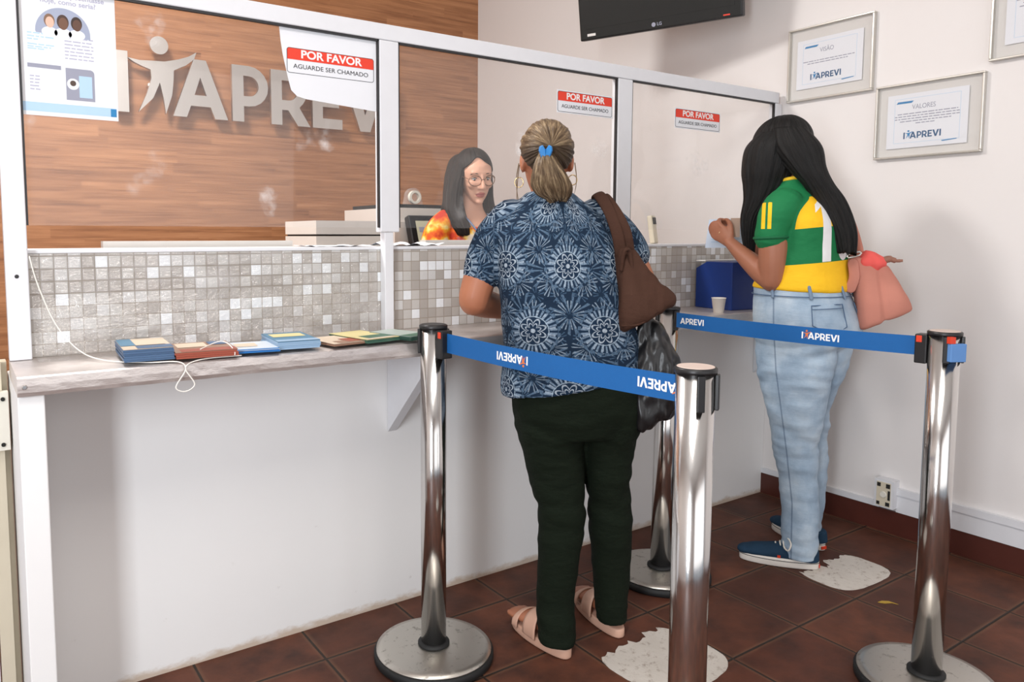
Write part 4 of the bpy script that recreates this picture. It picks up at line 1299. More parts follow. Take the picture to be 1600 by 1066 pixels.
def lock_mesh(name, mat, parent, center, pole_dir, rad_fn, n_mer=160, n_lat=36, a0=0.02, a1=1.9, groove=.004, seed=0, mx=None, freq=9, under=False):
    """cap of hair whose strands all run away from (or into) one pole"""
    pd = Vector(pole_dir).normalized(); ref = Vector((0, 0, 1)) if abs(pd.z) < .9 else Vector((0, 1, 0))
    s = pd.cross(ref).normalized(); u = s.cross(pd).normalized()
    bm = bmesh.new(); rows = []; lk = []
    for j in range(n_lat + 1):
        row = []
        for i in range(n_mer):
            ph = 2 * PI * i / n_mer
            lim = a1(ph) if callable(a1) else a1
            a = a0 + (lim - a0) * j / n_lat
            dr = (pd * math.cos(a) + (s * math.cos(ph) + u * math.sin(ph)) * math.sin(a)).normalized()
            r = rad_fn(dr)
            g = noise.noise((math.cos(ph) * freq, math.sin(ph) * freq, seed + a * .4)) + .5 * noise.noise((math.cos(ph) * freq * 3, math.sin(ph) * freq * 3, seed + a * .6))
            v = bm.verts.new(Vector(center) + dr * (r + groove * g * min(1, 3 * math.sin(a)))); row.append(v)
            lk.append((ph / (2 * PI) * 1.6 if i < n_mer / 2 else (1 - ph / (2 * PI)) * 1.6, a, seed + (0 if i < n_mer / 2 else 3)))
        rows.append(row)
    for a, b in zip(rows, rows[1:]):
        for i in range(n_mer): bm.faces.new((a[i], a[(i + 1) % n_mer], b[(i + 1) % n_mer], b[i]))
    cv = bm.verts.new(Vector(center) + pd * rad_fn(pd)); lk.append((0, 0, seed))
    for i in range(n_mer): bm.faces.new((rows[0][i], rows[0][(i + 1) % n_mer], cv))
    # close the inside
    cv2 = bm.verts.new(Vector(center)); lk.append((0, 0, seed))
    for i in range(n_mer): bm.faces.new((rows[-1][i], rows[-1][(i + 1) % n_mer], cv2))
    if mx is not None: xf(bm, mx)
    o = obj(name, bm, mat, parent, True)
    at = o.data.attributes.new('lock', 'FLOAT_VECTOR', 'POINT'); at.data.foreach_set('vector', [c for t_ in lk for c in t_])
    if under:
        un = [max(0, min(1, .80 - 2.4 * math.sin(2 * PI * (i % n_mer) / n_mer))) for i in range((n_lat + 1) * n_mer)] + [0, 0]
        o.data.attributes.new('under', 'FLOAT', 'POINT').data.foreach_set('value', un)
    return o


def strand_loft(name, mat, parent, rings, n=72, sub=6, groove=.004, seed=0, freq=7, yawdir=0):
    """falling hair: rings (x, y, z, rx, ry, yaw)"""
    bm = bmesh.new(); out = []; lk = []
    D = dense([tuple(r) + (0,) * (6 - len(r)) for r in rings], sub)
    for j, (x, y, z, rx, ry, yw) in enumerate(D):
        ring = []
        c0, s0 = math.cos(R(yw)), math.sin(R(yw))
        for k in range(n):
            a = 2 * PI * k / n
            g = 1 + (groove / max(rx, ry)) * (noise.noise((math.cos(a) * freq, math.sin(a) * freq, seed + j * .012)) * 1.4 + .7 * noise.noise((math.cos(a) * freq * 3, math.sin(a) * freq * 3, seed + j * .02)))
            px, py = rx * g * math.cos(a), ry * g * math.sin(a)
            dz = 0
            if j >= len(D) - 2: dz = .018 * noise.noise((math.cos(a) * 11, math.sin(a) * 11, seed + 9))
            ring.append(bm.verts.new((x + px * c0 - py * s0, y + px * s0 + py * c0, z + dz)))
            lk.append((abs(k / n - .5) * 2.2, j / len(D) * 2, seed))
        out.append(ring)
    skin_rings(bm, out)
    lk += [(0, 0, 0), (0, 2, 0)]
    o = obj(name, bm, mat, parent, True)
    at = o.data.attributes.new('lock', 'FLOAT_VECTOR', 'POINT'); at.data.foreach_set('vector', [c for t_ in lk for c in t_])
    return o


# ------------------------------------------------------------------ footwear
def sole_outline(w, L):
    pts = []
    for i in range(40):
        a = 2 * PI * i / 40; c, s = math.cos(a), math.sin(a)
        u = .5 + .5 * c
        ww = w * (.80 + .26 * u ** 1.3) * (1 - .06 * math.cos(2 * PI * u))
        q = (abs(c) ** 2.6 + abs(s) ** 2.6) ** (-1 / 2.6)
        pts.append((L * (.5 + .5 * c * q), ww * s * q))
    return pts


def foot_frame(heel, toe):
    h = Vector((heel[0], heel[1], 0)); t_ = Vector((toe[0], toe[1], 0))
    return frame_mat(h, (t_ - h), Vector((0, 0, 1)).cross((t_ - h).normalized())), (t_ - h).length


def sandal(parent, heel, toe):
    m, L = foot_frame(heel, toe)
    bm = bmesh.new(); prism(bm, [(x * 1.06 - .012, y) for x, y in sole_outline(.045, L)], .030, m @ Matrix.Translation((0, 0, .001)))
    s = obj('sandal', bm, M['sandal'], parent, True, bevel=.006, seg=3)
    for u0, u1 in ((.36, .60), (.72, .82)):
        bm = bmesh.new(); rows = []
        for j in range(7):
            u = u0 + (u1 - u0) * j / 6; row = []
            top = .118 - (u - .36) * .115
            for i in range(15):
                a = PI * i / 14
                row.append((u * L, .050 * math.cos(a), .026 + (top - .026) * math.sin(a) ** .75))
            rows.append(row)
        vin = [[bm.verts.new(p) for p in r] for r in rows]; vout = [[bm.verts.new((p[0], p[1] * 1.06, p[2] + .004)) for p in r] for r in rows]
        for g, fl in ((vin, 0), (vout, 1)):
            for j in range(6):
                for i in range(14): bm.faces.new((g[j][i], g[j][i + 1], g[j + 1][i + 1], g[j + 1][i]))
        for j in range(6):
            for i in (0, 14): bm.faces.new((vin[j][i], vin[j + 1][i], vout[j + 1][i], vout[j][i]))
        for i in range(14):
            for j in (0, 6): bm.faces.new((vin[j][i], vin[j][i + 1], vout[j][i + 1], vout[j][i]))
        obj('strap', xf(bm, m), M['sandal'], s, True)


def sneaker(parent, heel, toe):
    m, L = foot_frame(heel, toe); L *= 1.0
    bm = bmesh.new(); prism(bm, sole_outline(.046, L), .034, m @ Matrix.Translation((0, 0, .001)))
    o = obj('sneaker', None or bm, M['sole'], parent, True, bevel=.004)
    bm = bmesh.new()
    P = lambda u, z, ra, rb, y=0: (u * L, y, z, ra, rb)
    tube(bm, [P(.14, .045, .036, .030), P(.30, .048, .040, .036), P(.48, .047, .043, .036), P(.66, .044, .045, .030), P(.82, .042, .043, .024), P(.90, .040, .038, .019)], 20, 5)
    trunk(bm, [(.14 * L, 0, .030, .040, .038), (.155 * L, 0, .060, .042, .036), (.17 * L, 0, .076, .044, .034)], 22, 3)
    up = fuse('upper', xf(bm, m), M['denimshoe'], o, .004, 3)
    for k in range(4):
        u = .42 + .055 * k; z = .0905 - .0065 * k
        w = wire('lace', [m @ Vector((u * L, -.030, z - .016)), m @ Vector((u * L + .004, -.008, z)), m @ Vector((u * L + .004, .008, z)), m @ Vector((u * L, .030, z - .016))], .0030, M['lace'], o, 6)
    for s in (-1, 1):
        wire('lace_bow', [m @ Vector((.45 * L, 0, .094)), m @ Vector((.40 * L, s * .028, .112)), m @ Vector((.36 * L, s * .054, .100)), m @ Vector((.39 * L, s * .060, .076)), m @ Vector((.44 * L, s * .042, .080)), m @ Vector((.45 * L, s * .006, .096))], .0030, M['lace'], o, 6)
    wire('foxing_line', [m @ Vector((x * 1.0, y * 1.02, .0255)) for x, y in sole_outline(.0462, L)], .0011, M['dark'], o, 6, True, 2)
    bm = bmesh.new(); box(bm, (-.0022, -.012, .008), (.001, .012, .020)); obj('heel_tab', xf(bm, m), M['red'], o)
    bm = bmesh.new(); box(bm, (.48 * L, .0425, .036), (.52 * L, .0445, .046)); q = obj('side_tag', xf(bm, m), M['red'], o)


# ------------------------------------------------------------------ woman in the blue blouse
W1 = thing('person', 'woman seen from behind in a navy patterned blouse, olive trousers and nude sandals', 'person', (1.57, 1.64, 0), R(-40))
HM1 = head_mat((-.123, .045, 1.474), 6, -8, 0, .98)
bm = bmesh.new()
trunk(bm, [(-.03, .0, .70, .11, .10, 15), (-.03, .0, .76, .165, .130, 15), (-.035, .0, .86, .178, .145, 15), (-.062, .0, 1.03, .165, .130, 15), (-.08, .015, 1.16, .166, .122, 15),
           (-.096, .03, 1.26, .155, .098, 15), (-.103, .04, 1.31, .115, .070, 15), (-.112, .045, 1.36, .060, .056), (-.118, .042, 1.40, .052, .052), (-.122, .042, 1.46, .05, .05)])
add_head(bm, HM1)
L1s, L1e, L1w = (-.235, .02, 1.275), (-.336, -.012, 1.055), (-.215, .235, 1.005)
R1s, R1e, R1w = (.055, .085, 1.28), (.192, .120, 1.06), (.075, .330, 1.005)
tube(bm, [L1s + (.058,), (-.298, .0, 1.18, .053), (-.330, -.012, 1.085, .049), L1e + (.047,)], 16); tube(bm, [L1e + (.046,), (-.300, .085, 1.035, .044), (-.245, .185, 1.012, .034), L1w + (.026,)], 16)
tube(bm, [R1s + (.056,), (.128, .100, 1.19, .050), (.178, .115, 1.09, .047), R1e + (.046,)], 16); tube(bm, [R1e + (.045,), (.155, .20, 1.035, .042), (.095, .285, 1.012, .033), R1w + (.026,)], 16)
add_hand(bm, (-.212, .245, .998), (.55, .8, -.10), (0, 0, -1), 1, (22, 24, 26, 30))
add_hand(bm, (.070, .340, .998), (-.55, .8, -.10), (0, 0, -1), -1, (22, 24, 26, 30))
trunk(bm, [(-.080, -.055, .10, .034, .038), (-.076, -.035, .30, .050, .056), (-.066, -.03, .44, .056, .062), (-.095, -.02, .60, .078, .088), (-.10, -.01, .76, .09, .10)])
trunk(bm, [(.092, .06, .10, .034, .038), (.086, .045, .30, .048, .056), (.076, .035, .46, .054, .062), (.072, .03, .61, .068, .084), (.06, .02, .76, .085, .10)])
H1L, T1L, H1R, T1R = (-.050, -.108, .030), (-.203, .082, .030), (.118, .030, .030), (.010, .252, .030)
add_foot(bm, (-.090, -.056, .085), H1L, T1L); add_foot(bm, (.092, .066, .085), H1R, T1R)
b1 = fuse('body', bm, M['skin1'], W1, .005, 3, mats=[M['lips']], slot=lips_slot(HM1), push=face_push(HM1))
add_eyes(W1, HM1, M['hair1'])

# blouse
bm = bmesh.new()
trunk(bm, [(-.044, .0, .808, .208, .168, 15, 0, .17), (-.044, .0, .835, .207, .167, 15, 0, .16), (-.045, .0, .90, .203, .165, 15, 0, .10), (-.063, .0, 1.03, .192, .154, 15), (-.082, .015, 1.16, .190, .146, 15),
           (-.097, .03, 1.25, .190, .128, 15), (-.104, .038, 1.31, .160, .098, 15), (-.110, .045, 1.350, .105, .074, 15, -.08), (-.113, .046, 1.378, .070, .062, 8, -.10)], 48)
tube(bm, [(-.225, .022, 1.292, .070), (-.268, .012, 1.245, .067), (-.298, .002, 1.19, .061), (-.314, -.004, 1.135, .057)], 24)
tube(bm, [(.030, .082, 1.298, .068), (.082, .090, 1.262, .064), (.122, .096, 1.218, .060), (.138, .100, 1.192, .058)], 24)


def pat1(p):
    th = math.atan2(p.x + .085, -(p.y - .02))
    x = max(-2.2, min(2.2, th)) * .165
    arm = abs(p.x + .09) - .185
    if arm > 0 and p.z > 1.08: x += math.copysign(arm, p.x + .09) * .9 + p.y * .5
    return (x + .02, p.z, 0.0)


low1 = lambda p: .6 + 1.2 * max(0, min(1, (1.12 - p.z) / .2))
fuse('blouse', bm, M['blouse'], W1, .0052, 3, push=folds(.0040, .45, 3, low1), attrs=dict(pat=pat1))

# trousers
bm = bmesh.new()
trunk(bm, [(-.03, .0, .66, .165, .125, 15), (-.028, .0, .72, .190, .150, 15), (-.028, .0, .80, .194, .156, 15), (-.03, .0, .90, .186, .150, 15)], 40)
trunk(bm, [(-.076, -.076, .034, .056, .062), (-.077, -.072, .060, .057, .062), (-.082, -.05, .16, .058, .063), (-.073, -.042, .30, .064, .072), (-.066, -.032, .42, .073, .083), (-.076, -.026, .48, .078, .088), (-.094, -.02, .60, .090, .106), (-.104, -.01, .70, .108, .128), (-.10, 0, .78, .105, .13)], 36)
trunk(bm, [(.097, .060, .048, .049, .056), (.096, .058, .075, .050, .056), (.092, .052, .20, .057, .064), (.086, .042, .36, .067, .078), (.076, .036, .46, .066, .082), (.073, .03, .60, .077, .100), (.074, .02, .70, .098, .122), (.06, .02, .78, .105, .13)], 36)


def tr_fold(p):
    k = .45 + 1.1 * math.exp(-((p.z - .43) / .10) ** 2) + .9 * math.exp(-((p.z - .64) / .07) ** 2) + .9 * math.exp(-((p.z - .07) / .06) ** 2)
    return k


fuse('trousers', bm, M['trous'], W1, .0055, 3, push=folds(.0052, .8, 11, tr_fold))
sandal(W1, H1L, T1L); sandal(W1, H1R, T1R)

# hair drawn back into the clip
rad1 = lambda d: 1 / math.sqrt((d.x / .083) ** 2 + (d.y / .106) ** 2 + (d.z / .096) ** 2)


def lim1(ph):
    c, s = math.cos(ph), math.sin(ph)
    return 1.42 + (.98 * s if s > 0 else .50 * s) - .06 * abs(c)


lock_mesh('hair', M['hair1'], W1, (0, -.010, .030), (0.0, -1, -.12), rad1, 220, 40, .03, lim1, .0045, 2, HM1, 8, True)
hl = lambda v: tuple(HM1 @ Vector(v))
strand_loft('ponytail', M['hair1'], W1, [(-.126, -.056, 1.490, .014, .014), (-.124, -.078, 1.474, .022, .018), (-.120, -.086, 1.448, .034, .024), (-.113, -.084, 1.418, .048, .028), (-.107, -.074, 1.392, .055, .028), (-.100, -.064, 1.368, .046, .022), (-.090, -.058, 1.352, .024, .012)], 96, 6, .009, 5, 8)
for a, b, c, d in (((-.206, .055, 1.470), (-.213, .05, 1.42), (-.207, .042, 1.36), (-.194, .036, 1.318)), ((-.204, .05, 1.465), (-.209, .046, 1.42), (-.211, .040, 1.37), (-.206, .036, 1.340)),
                   ((-.038, .055, 1.470), (-.033, .05, 1.43), (-.034, .044, 1.40), (-.040, .04, 1.372))):
    o = wire('loose_strand', [a, b, c, d], [.0016, .0014, .0011, .0007], M['hair1'], W1, 6)
# butterfly clip
bm = bmesh.new(); cm = frame_mat((-.127, -.080, 1.487), (1, 0, 0), (0, 0, 1))
for s in (-1, 1):
    prism(bm, [(s * .002, -.014), (s * .010, -.020), (s * .015, -.014), (s * .022, .004), (s * .020, .016), (s * .012, .020), (s * .004, .008)], .010, cm @ Matrix.Rotation(R(-s * 20), 4, 'Y'))
box(bm, (-.132, -.086, 1.470), (-.122, -.070, 1.496))
obj('hair_clip', bm, M['clip'], W1, bevel=.002)['label'] = 'blue butterfly hair clip'
for x, z in ((-.205, 1.412), (-.044, 1.418)):
    wire('hoop_earring', [(x + .013 * math.cos(a), .05, z + .015 * math.sin(a)) for a in [2 * PI * i / 12 for i in range(12)]], .0018, M['goldh'], W1, 6, True, 3)

# brown bag on her right shoulder
B1 = thing('handbag', 'soft brown leather handbag hanging on the shoulder of the woman in blue', 'handbag', (1.57, 1.64, 0), R(-40))
bm = bmesh.new()
trunk(bm, [(.164, -.065, 1.010, .070, .036, 14, 0, .52), (.163, -.065, 1.020, .082, .052, 14, 0, .52), (.157, -.062, 1.048, .080, .056, 14, 0, .48), (.138, -.055, 1.10, .060, .052, 16, 0, .28), (.119, -.048, 1.16, .041, .042, 18, 0, .08), (.106, -.044, 1.205, .028, .028, 20), (.102, -.042, 1.225, .020, .018, 20)], 40, 6, 2.8)


def bagfold(p, n):
    a = noise.noise((p.x * 20 + p.z * 6, p.y * 16, p.z * 5)) * .010 + noise.noise((p.x * 55, p.y * 30, p.z * 14)) * .004
    return p + n * a


bb = fuse('bag_body', bm, M['brown'], B1, .0045, 4, push=bagfold)
wire('seam', [(.090, -.112, .996), (.131, -.120, 1.000), (.171, -.110, 1.018), (.210, -.088, 1.043), (.238, -.056, 1.060)], .0035, M['brown'], bb)
def strap(name, pts, w, th, mat, parent, up=(0, -1, 0)):
    bm = bmesh.new(); tube(bm, [p + (w, th) for p in pts], 12, 6, up=up); return obj(name, bm, mat, parent, True)
strap('shoulder_strap', [(.090, -.060, 1.205), (.078, -.068, 1.26), (.058, -.054, 1.318), (.036, -.014, 1.362), (.028, .05, 1.374), (.034, .12, 1.35)], .017, .005, M['brown'], B1)
strap('shoulder_strap', [(.118, -.052, 1.205), (.106, -.064, 1.26), (.082, -.056, 1.312), (.056, -.014, 1.356), (.048, .05, 1.368), (.052, .12, 1.345)], .013, .005, M['brown'], B1)
wire('bag_handle', [(.090, -.088, 1.150), (.094, -.098, 1.20), (.104, -.095, 1.212), (.113, -.086, 1.20), (.120, -.086, 1.150)], .006, M['brown'], B1)

# black bag below it
B2 = thing('black_bag', 'black crinkled bag hanging below the brown handbag', 'bag', (1.57, 1.64, 0), R(-40))
bm = bmesh.new()
trunk(bm, [(.180, -.02, .690, .040, .030, 5, 0, .3), (.186, -.02, .705, .070, .050, 5, 0, .3), (.196, -.02, .76, .086, .058, 8, 0, .1), (.200, -.015, .84, .080, .054, 10), (.196, -.01, .92, .062, .044, 10), (.182, -.01, .985, .034, .028, 10), (.176, -.01, 1.01, .018, .014)], 40, 6)


def bagfold2(p, n):
    return p + n * (noise.noise((p.x * 30, p.y * 26, p.z * 7)) * .016 + noise.noise((p.x * 60, p.y * 50, p.z * 22)) * .006)


fuse('bag_body', bm, M['blackbag'], B2, .0045, 2, push=bagfold2)
wire('bag_handle', [(.176, -.01, 1.00), (.170, .03, 1.06), (.165, .085, 1.095), (.175, .15, 1.045), (.178, .06, .985), (.180, -.005, .95)], .006, M['blackbag'], B2)


# ------------------------------------------------------------------ woman in the jersey
W2 = thing('person', 'woman with long black hair in a yellow and green jersey, pale jeans and canvas shoes', 'person', (2.70, 1.63, 0), R(32.6 - 90))
YW = 60
FV = Vector((-math.sin(R(YW)), math.cos(R(YW)), 0)); RV = Vector((math.cos(R(YW)), math.sin(R(YW)), 0))
HM2 = head_mat((-.108, .020, 1.575), 68, -20, 0, 1.0)
bm = bmesh.new()
trunk(bm, [(-.01, 0, .88, .10, .10, YW), (-.012, 0, .94, .150, .140, YW), (-.025, 0, 1.05, .145, .130, YW), (-.012, 0, 1.16, .140, .105, YW), (-.008, 0, 1.28, .150, .098, YW), (-.025, 0, 1.36, .135, .080, YW),
           (-.055, .005, 1.42, .075, .060, YW), (-.078, .01, 1.46, .052, .050, YW), (-.092, .015, 1.52, .050, .050, YW)])
add_head(bm, HM2)
A2s, A2e, A2w = (-.100, -.118, 1.355), (-.122, -.118, 1.088), (-.278, -.010, 1.222)
tube(bm, [A2s + (.058,), (-.120, -.128, 1.26, .053), (-.122, -.128, 1.17, .051), A2e + (.046,)], 18)
tube(bm, [A2e + (.045,), (-.165, -.090, 1.120, .043), (-.225, -.048, 1.172, .033), A2w + (.0245, .0225)], 18)
add_hand(bm, (-.283, -.006, 1.226), (-.70, .34, .62), (.55, .82, .10), -1, (52, 58, 62, 66), .96)
C2s, C2e, C2w = (.055, .140, 1.355), (.000, .215, 1.10), (-.200, .262, 1.190)
tube(bm, [C2s + (.058,), (.040, .175, 1.24, .053), C2e + (.046,)], 16)
tube(bm, [C2e + (.045,), (-.09, .245, 1.14, .040), C2w + (.0245,)], 16)
add_hand(bm, (-.206, .262, 1.193), (-.86, -.02, .42), (-.2, -.9, .1), 1, (40, 44, 48, 52), .96)
trunk(bm, [(.008, -.085, .07, .034, .038, YW), (.003, -.075, .25, .045, .050, YW), (-.022, -.072, .45, .052, .060, YW), (-.03, -.07, .62, .066, .090, YW), (-.035, -.06, .86, .085, .11, YW), (-.03, -.04, .92, .09, .10, YW)])
trunk(bm, [(.038, .128, .07, .034, .038, YW), (.035, .105, .25, .044, .048, YW), (.025, .09, .45, .050, .055, YW), (.012, .08, .62, .066, .085, YW), (.03, .072, .86, .085, .105, YW), (.02, .05, .92, .09, .10, YW)])
H2L, T2L, H2R, T2R = (.068, -.088, .026), (-.200, -.094, .026), (.092, .103, .026), (-.080, .282, .026)
for hh, tt, ak in ((H2L, T2L, (.012, -.086, .095)), (H2R, T2R, (.046, .140, .095))):
    h_ = Vector(hh); d_ = (Vector(tt) - h_); q_ = lambda u, z: tuple(h_ + d_ * u + Vector((0, 0, z)))
    tube(bm, [ak + (.034,), q_(.2, .040) + (.026,), q_(.40, .026) + (.024, .016), q_(.65, .016) + (.022, .008)], 12, 4)
fuse('body', bm, M['skin2'], W2, .0042, 3, mats=[M['lips']], slot=lips_slot(HM2), push=face_push(HM2))
add_eyes(W2, HM2, M['hair2'])
o = wire('ring', [Vector((-.318, .008, 1.262)) + .0102 * (Vector((.45, .72, .53)) * math.cos(a) + Vector((.0, -.6, .8)) * math.sin(a)) for a in [2 * PI * i / 10 for i in range(10)]], .0014, M['goldh'], W2, 6, True, 2)

# jersey
bm = bmesh.new()
trunk(bm, [(-.026, 0, 1.046, .162, .160, YW, 0, -.03), (-.024, 0, 1.056, .170, .164, YW, 0, -.03), (-.018, 0, 1.09, .168, .154, YW), (-.008, 0, 1.15, .166, .136, YW), (-.002, 0, 1.22, .168, .128, YW), (-.008, 0, 1.30, .172, .124, YW),
           (-.024, 0, 1.365, .156, .104, YW), (-.048, .004, 1.412, .104, .078, YW), (-.064, .008, 1.442, .070, .064, YW, -.12), (-.070, .010, 1.462, .062, .058, YW, -.15)], 44)
tube(bm, [(-.092, -.112, 1.356, .070), (-.112, -.128, 1.322, .068), (-.124, -.132, 1.28, .0625), (-.130, -.132, 1.247, .0600)], 24)
tube(bm, [(.050, .134, 1.356, .070), (.056, .152, 1.31, .066), (.050, .170, 1.25, .060)], 24)


def pat2(p):
    c = Vector((p.x + .01, p.y, 0)); b = c.dot(RV); f_ = -c.dot(FV)
    th = math.atan2(b, f_ if abs(f_) > 1e-5 else 1e-5)
    ax = Vector((-.128, -.132, 1.247)) - Vector((-.085, -.105, 1.39)); q = Vector(p) - Vector((-.085, -.105, 1.39))
    tt = max(0, min(1, q.dot(ax) / ax.length_squared)); rad = (q - ax * tt).length
    sd = (.076 if p.x > -.095 else .12) - rad if p.y < .02 else (.075 - (Vector(p) - Vector((.052, .15, max(1.25, min(1.38, p.z))))).length)
    sd = max(sd, (p.z - 1.395) + .10 * (-b - .06))
    zz = p.z - .10 * (p.x + .0)
    return (th * .150, zz, sd)


def stripe2(p):
    # across the top of the left sleeve, seen from her left side
    return p.x + .148


up2 = lambda p: (p.z - 1.247) if p.y < -.10 and p.z < 1.372 else -1.0
fuse('jersey', bm, M['jersey'], W2, .0045, 3, push=folds(.0032, .5, 5), attrs=dict(pat=pat2, stripe=stripe2, up=up2))
bm = bmesh.new()
ring = [Vector((-.066, .009, 1.458)) + .062 * (RV * math.cos(a)) + .058 * (FV * math.sin(a)) + Vector((0, 0, -.010 * math.sin(a))) for a in [2 * PI * i / 14 for i in range(14)]]
bm.free(); wire('collar', ring, .008, plain('yellow_knit_collar', (240, 196, 40), .8), W2, 8, True, 3)
cf = [Vector((-.130, -.132, 1.2435)) + .0585 * Vector((math.cos(a), math.sin(a), .05 * math.cos(a))) for a in [2 * PI * i / 14 for i in range(14)]]
wire('cuff', cf, .006, plain('green_knit_cuff', (0, 96, 56), .8), W2, 8, True, 3)

# jeans
bm = bmesh.new()
trunk(bm, [(-.008, 0, .82, .150, .130, YW), (-.006, 0, .86, .172, .170, YW), (-.002, 0, .92, .180, .180, YW), (-.010, 0, .98, .174, .172, YW), (-.020, 0, 1.03, .166, .162, YW), (-.027, 0, 1.068, .161, .156, YW), (-.027, 0, 1.074, .157, .152, YW)], 44)
trunk(bm, [(.008, -.086, .038, .055, .061, YW), (.007, -.085, .060, .057, .063, YW), (.003, -.078, .22, .058, .066, YW), (-.010, -.074, .36, .062, .070, YW), (-.022, -.072, .45, .066, .079, YW), (-.028, -.07, .60, .079, .108, YW), (-.038, -.066, .75, .095, .138, YW), (-.03, -.055, .86, .10, .150, YW)], 40)
trunk(bm, [(.036, .130, .055, .050, .056, YW), (.036, .128, .08, .052, .057, YW), (.036, .112, .24, .056, .062, YW), (.034, .098, .37, .060, .066, YW), (.024, .09, .45, .064, .074, YW), (.004, .08, .60, .076, .102, YW), (.022, .072, .75, .092, .138, YW), (.02, .06, .86, .10, .150, YW)], 40)


def jfold(p):
    return .5 + 1.0 * math.exp(-((p.z - .46) / .12) ** 2) + .9 * math.exp(-((p.z - .74) / .06) ** 2) + 1.0 * math.exp(-((p.z - .08) / .06) ** 2)


def seam2(p):
    # outer side seam of the near leg
    cx_ = cat([(-.008,), (-.003,), (-.010,), (-.022,), (-.035,), (-.03,), (-.03,)], 0, 0)[0]
    tbl = [(.0, -.022), (.25, -.026), (.45, -.052), (.60, -.075), (.75, -.098), (.92, -.112), (1.1, -.118)]
    for (z0, x0), (z1, x1) in zip(tbl, tbl[1:]):
        if z0 <= p.z <= z1:
            k = x0 + (x1 - x0) * (p.z - z0) / (z1 - z0); break
    else: k = -.02
    return (p.x - k) if p.y < .02 else 1.0


jn = fuse('jeans', bm, M['jeans'], W2, .0045, 3, push=lambda p, n, g=folds(.0070, .8, 21, jfold): g(p, n) + n * (-.010 * math.exp(-((p.z - .805 - .25 * p.x) / .016) ** 2) * max(0, min(1, (p.x + .03) * 12)) + .010 * math.exp(-((p.z - .88) / .05) ** 2) * max(0, min(1, (p.x) * 9))), attrs=dict(seam=seam2))
# waistband, loops and back pockets
wb = M['jeans']


def on_hip(ang, z, out=.004):
    """point on the hip surface; ang measured from straight behind, positive to her left"""
    tb = [(.86, -.006, .172, .170), (.92, -.002, .180, .180), (.98, -.010, .174, .172), (1.03, -.020, .166, .162), (1.068, -.027, .161, .156)]
    for a, b in zip(tb, tb[1:]):
        if a[0] <= z <= b[0] or b is tb[-1]:
            k = max(-.5, min(1.2, (z - a[0]) / (b[0] - a[0]))); cx_, rx, ry = (a[i] + (b[i] - a[i]) * k for i in (1, 2, 3)); break
    c, s = -math.sin(R(ang)), math.cos(R(ang))
    q = (abs(c) ** 2.3 + abs(s) ** 2.3) ** (-1 / 2.3)
    return Vector((cx_, 0, z)) + RV * ((rx + out) * q * c) - FV * ((ry + out) * q * s)


dk = plain('denim_seam_thread', (84, 108, 138), .85)
for side in (1, -1):
    cn = [(14, 1.005), (52, 1.000), (54, .93), (34, .895), (16, .925)]
    wire('back_pocket', [on_hip(side * a, z, .007) for a, z in cn], .0022, dk, jn, 6, True, 1)
    wire('pocket_stitch', [on_hip(side * a, z, .007) for a, z in ((15, .992), (33, .990), (52, .987))], .0016, dk, jn, 6)
wire('waistband_seam', [on_hip(a, 1.030, .005) for a in range(-170, 180, 12)], .0018, dk, jn, 6, False, 2)
for a in (4, 50, 95, -40):
    bm = bmesh.new(); tube(bm, [tuple(on_hip(a, z, .007)) + (.006, .003) for z in (1.026, 1.045, 1.066)], 10, 3, up=tuple(on_hip(a, 1.05, .1) - on_hip(a, 1.05, 0)))
    obj('belt_loop', bm, M['jeans'], jn, True)
sneaker(W2, (.075, -.088), (-.205, -.094)); sneaker(W2, (.098, .097), (-.085, .288))

# long black hair
rad2 = lambda d: 1 / math.sqrt((d.x / .088) ** 2 + (d.y / .112) ** 2 + (d.z / .100) ** 2)
lock_mesh('hair', M['hair2'], W2, (0, -.012, .028), (0, -.35, 1), rad2, 200, 36, .03, lambda ph: 1.75 if math.sin(ph) < .2 else 1.75, .0035, 4, HM2, 8)
strand_loft('side_hair', M['hair2'], W2, [(-.118, .0, 1.640, .070, .075), (-.140, -.004, 1.585, .096, .090), (-.152, -.008, 1.50, .094, .078), (-.160, -.012, 1.44, .078, .058), (-.178, -.018, 1.385, .056, .042), (-.205, -.022, 1.32, .036, .036), (-.210, -.024, 1.25, .026, .032), (-.206, -.024, 1.185, .016, .022)], 90, 7, .005, 3, 6)
strand_loft('back_hair', M['hair2'], W2, [(-.090, -.02, 1.650, .062, .070), (-.062, -.04, 1.580, .090, .078), (-.022, -.065, 1.50, .066, .056), (.018, -.080, 1.44, .050, .042, -10), (.056, -.086, 1.38, .052, .034, -20), (.088, -.090, 1.31, .050, .030, -25), (.108, -.092, 1.25, .043, .027, -25), (.116, -.092, 1.19, .034, .020, -25)], 90, 7, .005, 6, 6)

# pink bag on her far shoulder, with a coral cloth and a brown strap end
B3 = thing('tote_bag', 'dusty pink tote bag with coral cloth on the shoulder of the woman in jeans', 'handbag', (2.70, 1.63, 0), R(32.6 - 90))
bm = bmesh.new()
trunk(bm, [(.255, -.02, .940, .070, .040, 10, 0, .42), (.256, -.02, .950, .086, .056, 10, 0, .42), (.245, -.015, 1.00, .086, .060, 10, 0, .30), (.226, -.01, 1.06, .078, .056, 10, 0, .05), (.208, -.005, 1.12, .072, .046, 10, 0, -.2), (.196, .0, 1.160, .066, .036, 10, 0, -.32), (.190, .0, 1.168, .056, .028, 10, 0, -.32)], 40, 6, 3.0)
tb_ = fuse('bag_body', bm, M['pink'], B3, .0045, 3, push=lambda p, n: p + n * (.006 * noise.noise((p.x * 22, p.y * 14, p.z * 6)) - .006 * math.exp(-((p.x - .235 - (1.1 - p.z) * .12) / .010) ** 2)))
bm = bmesh.new()
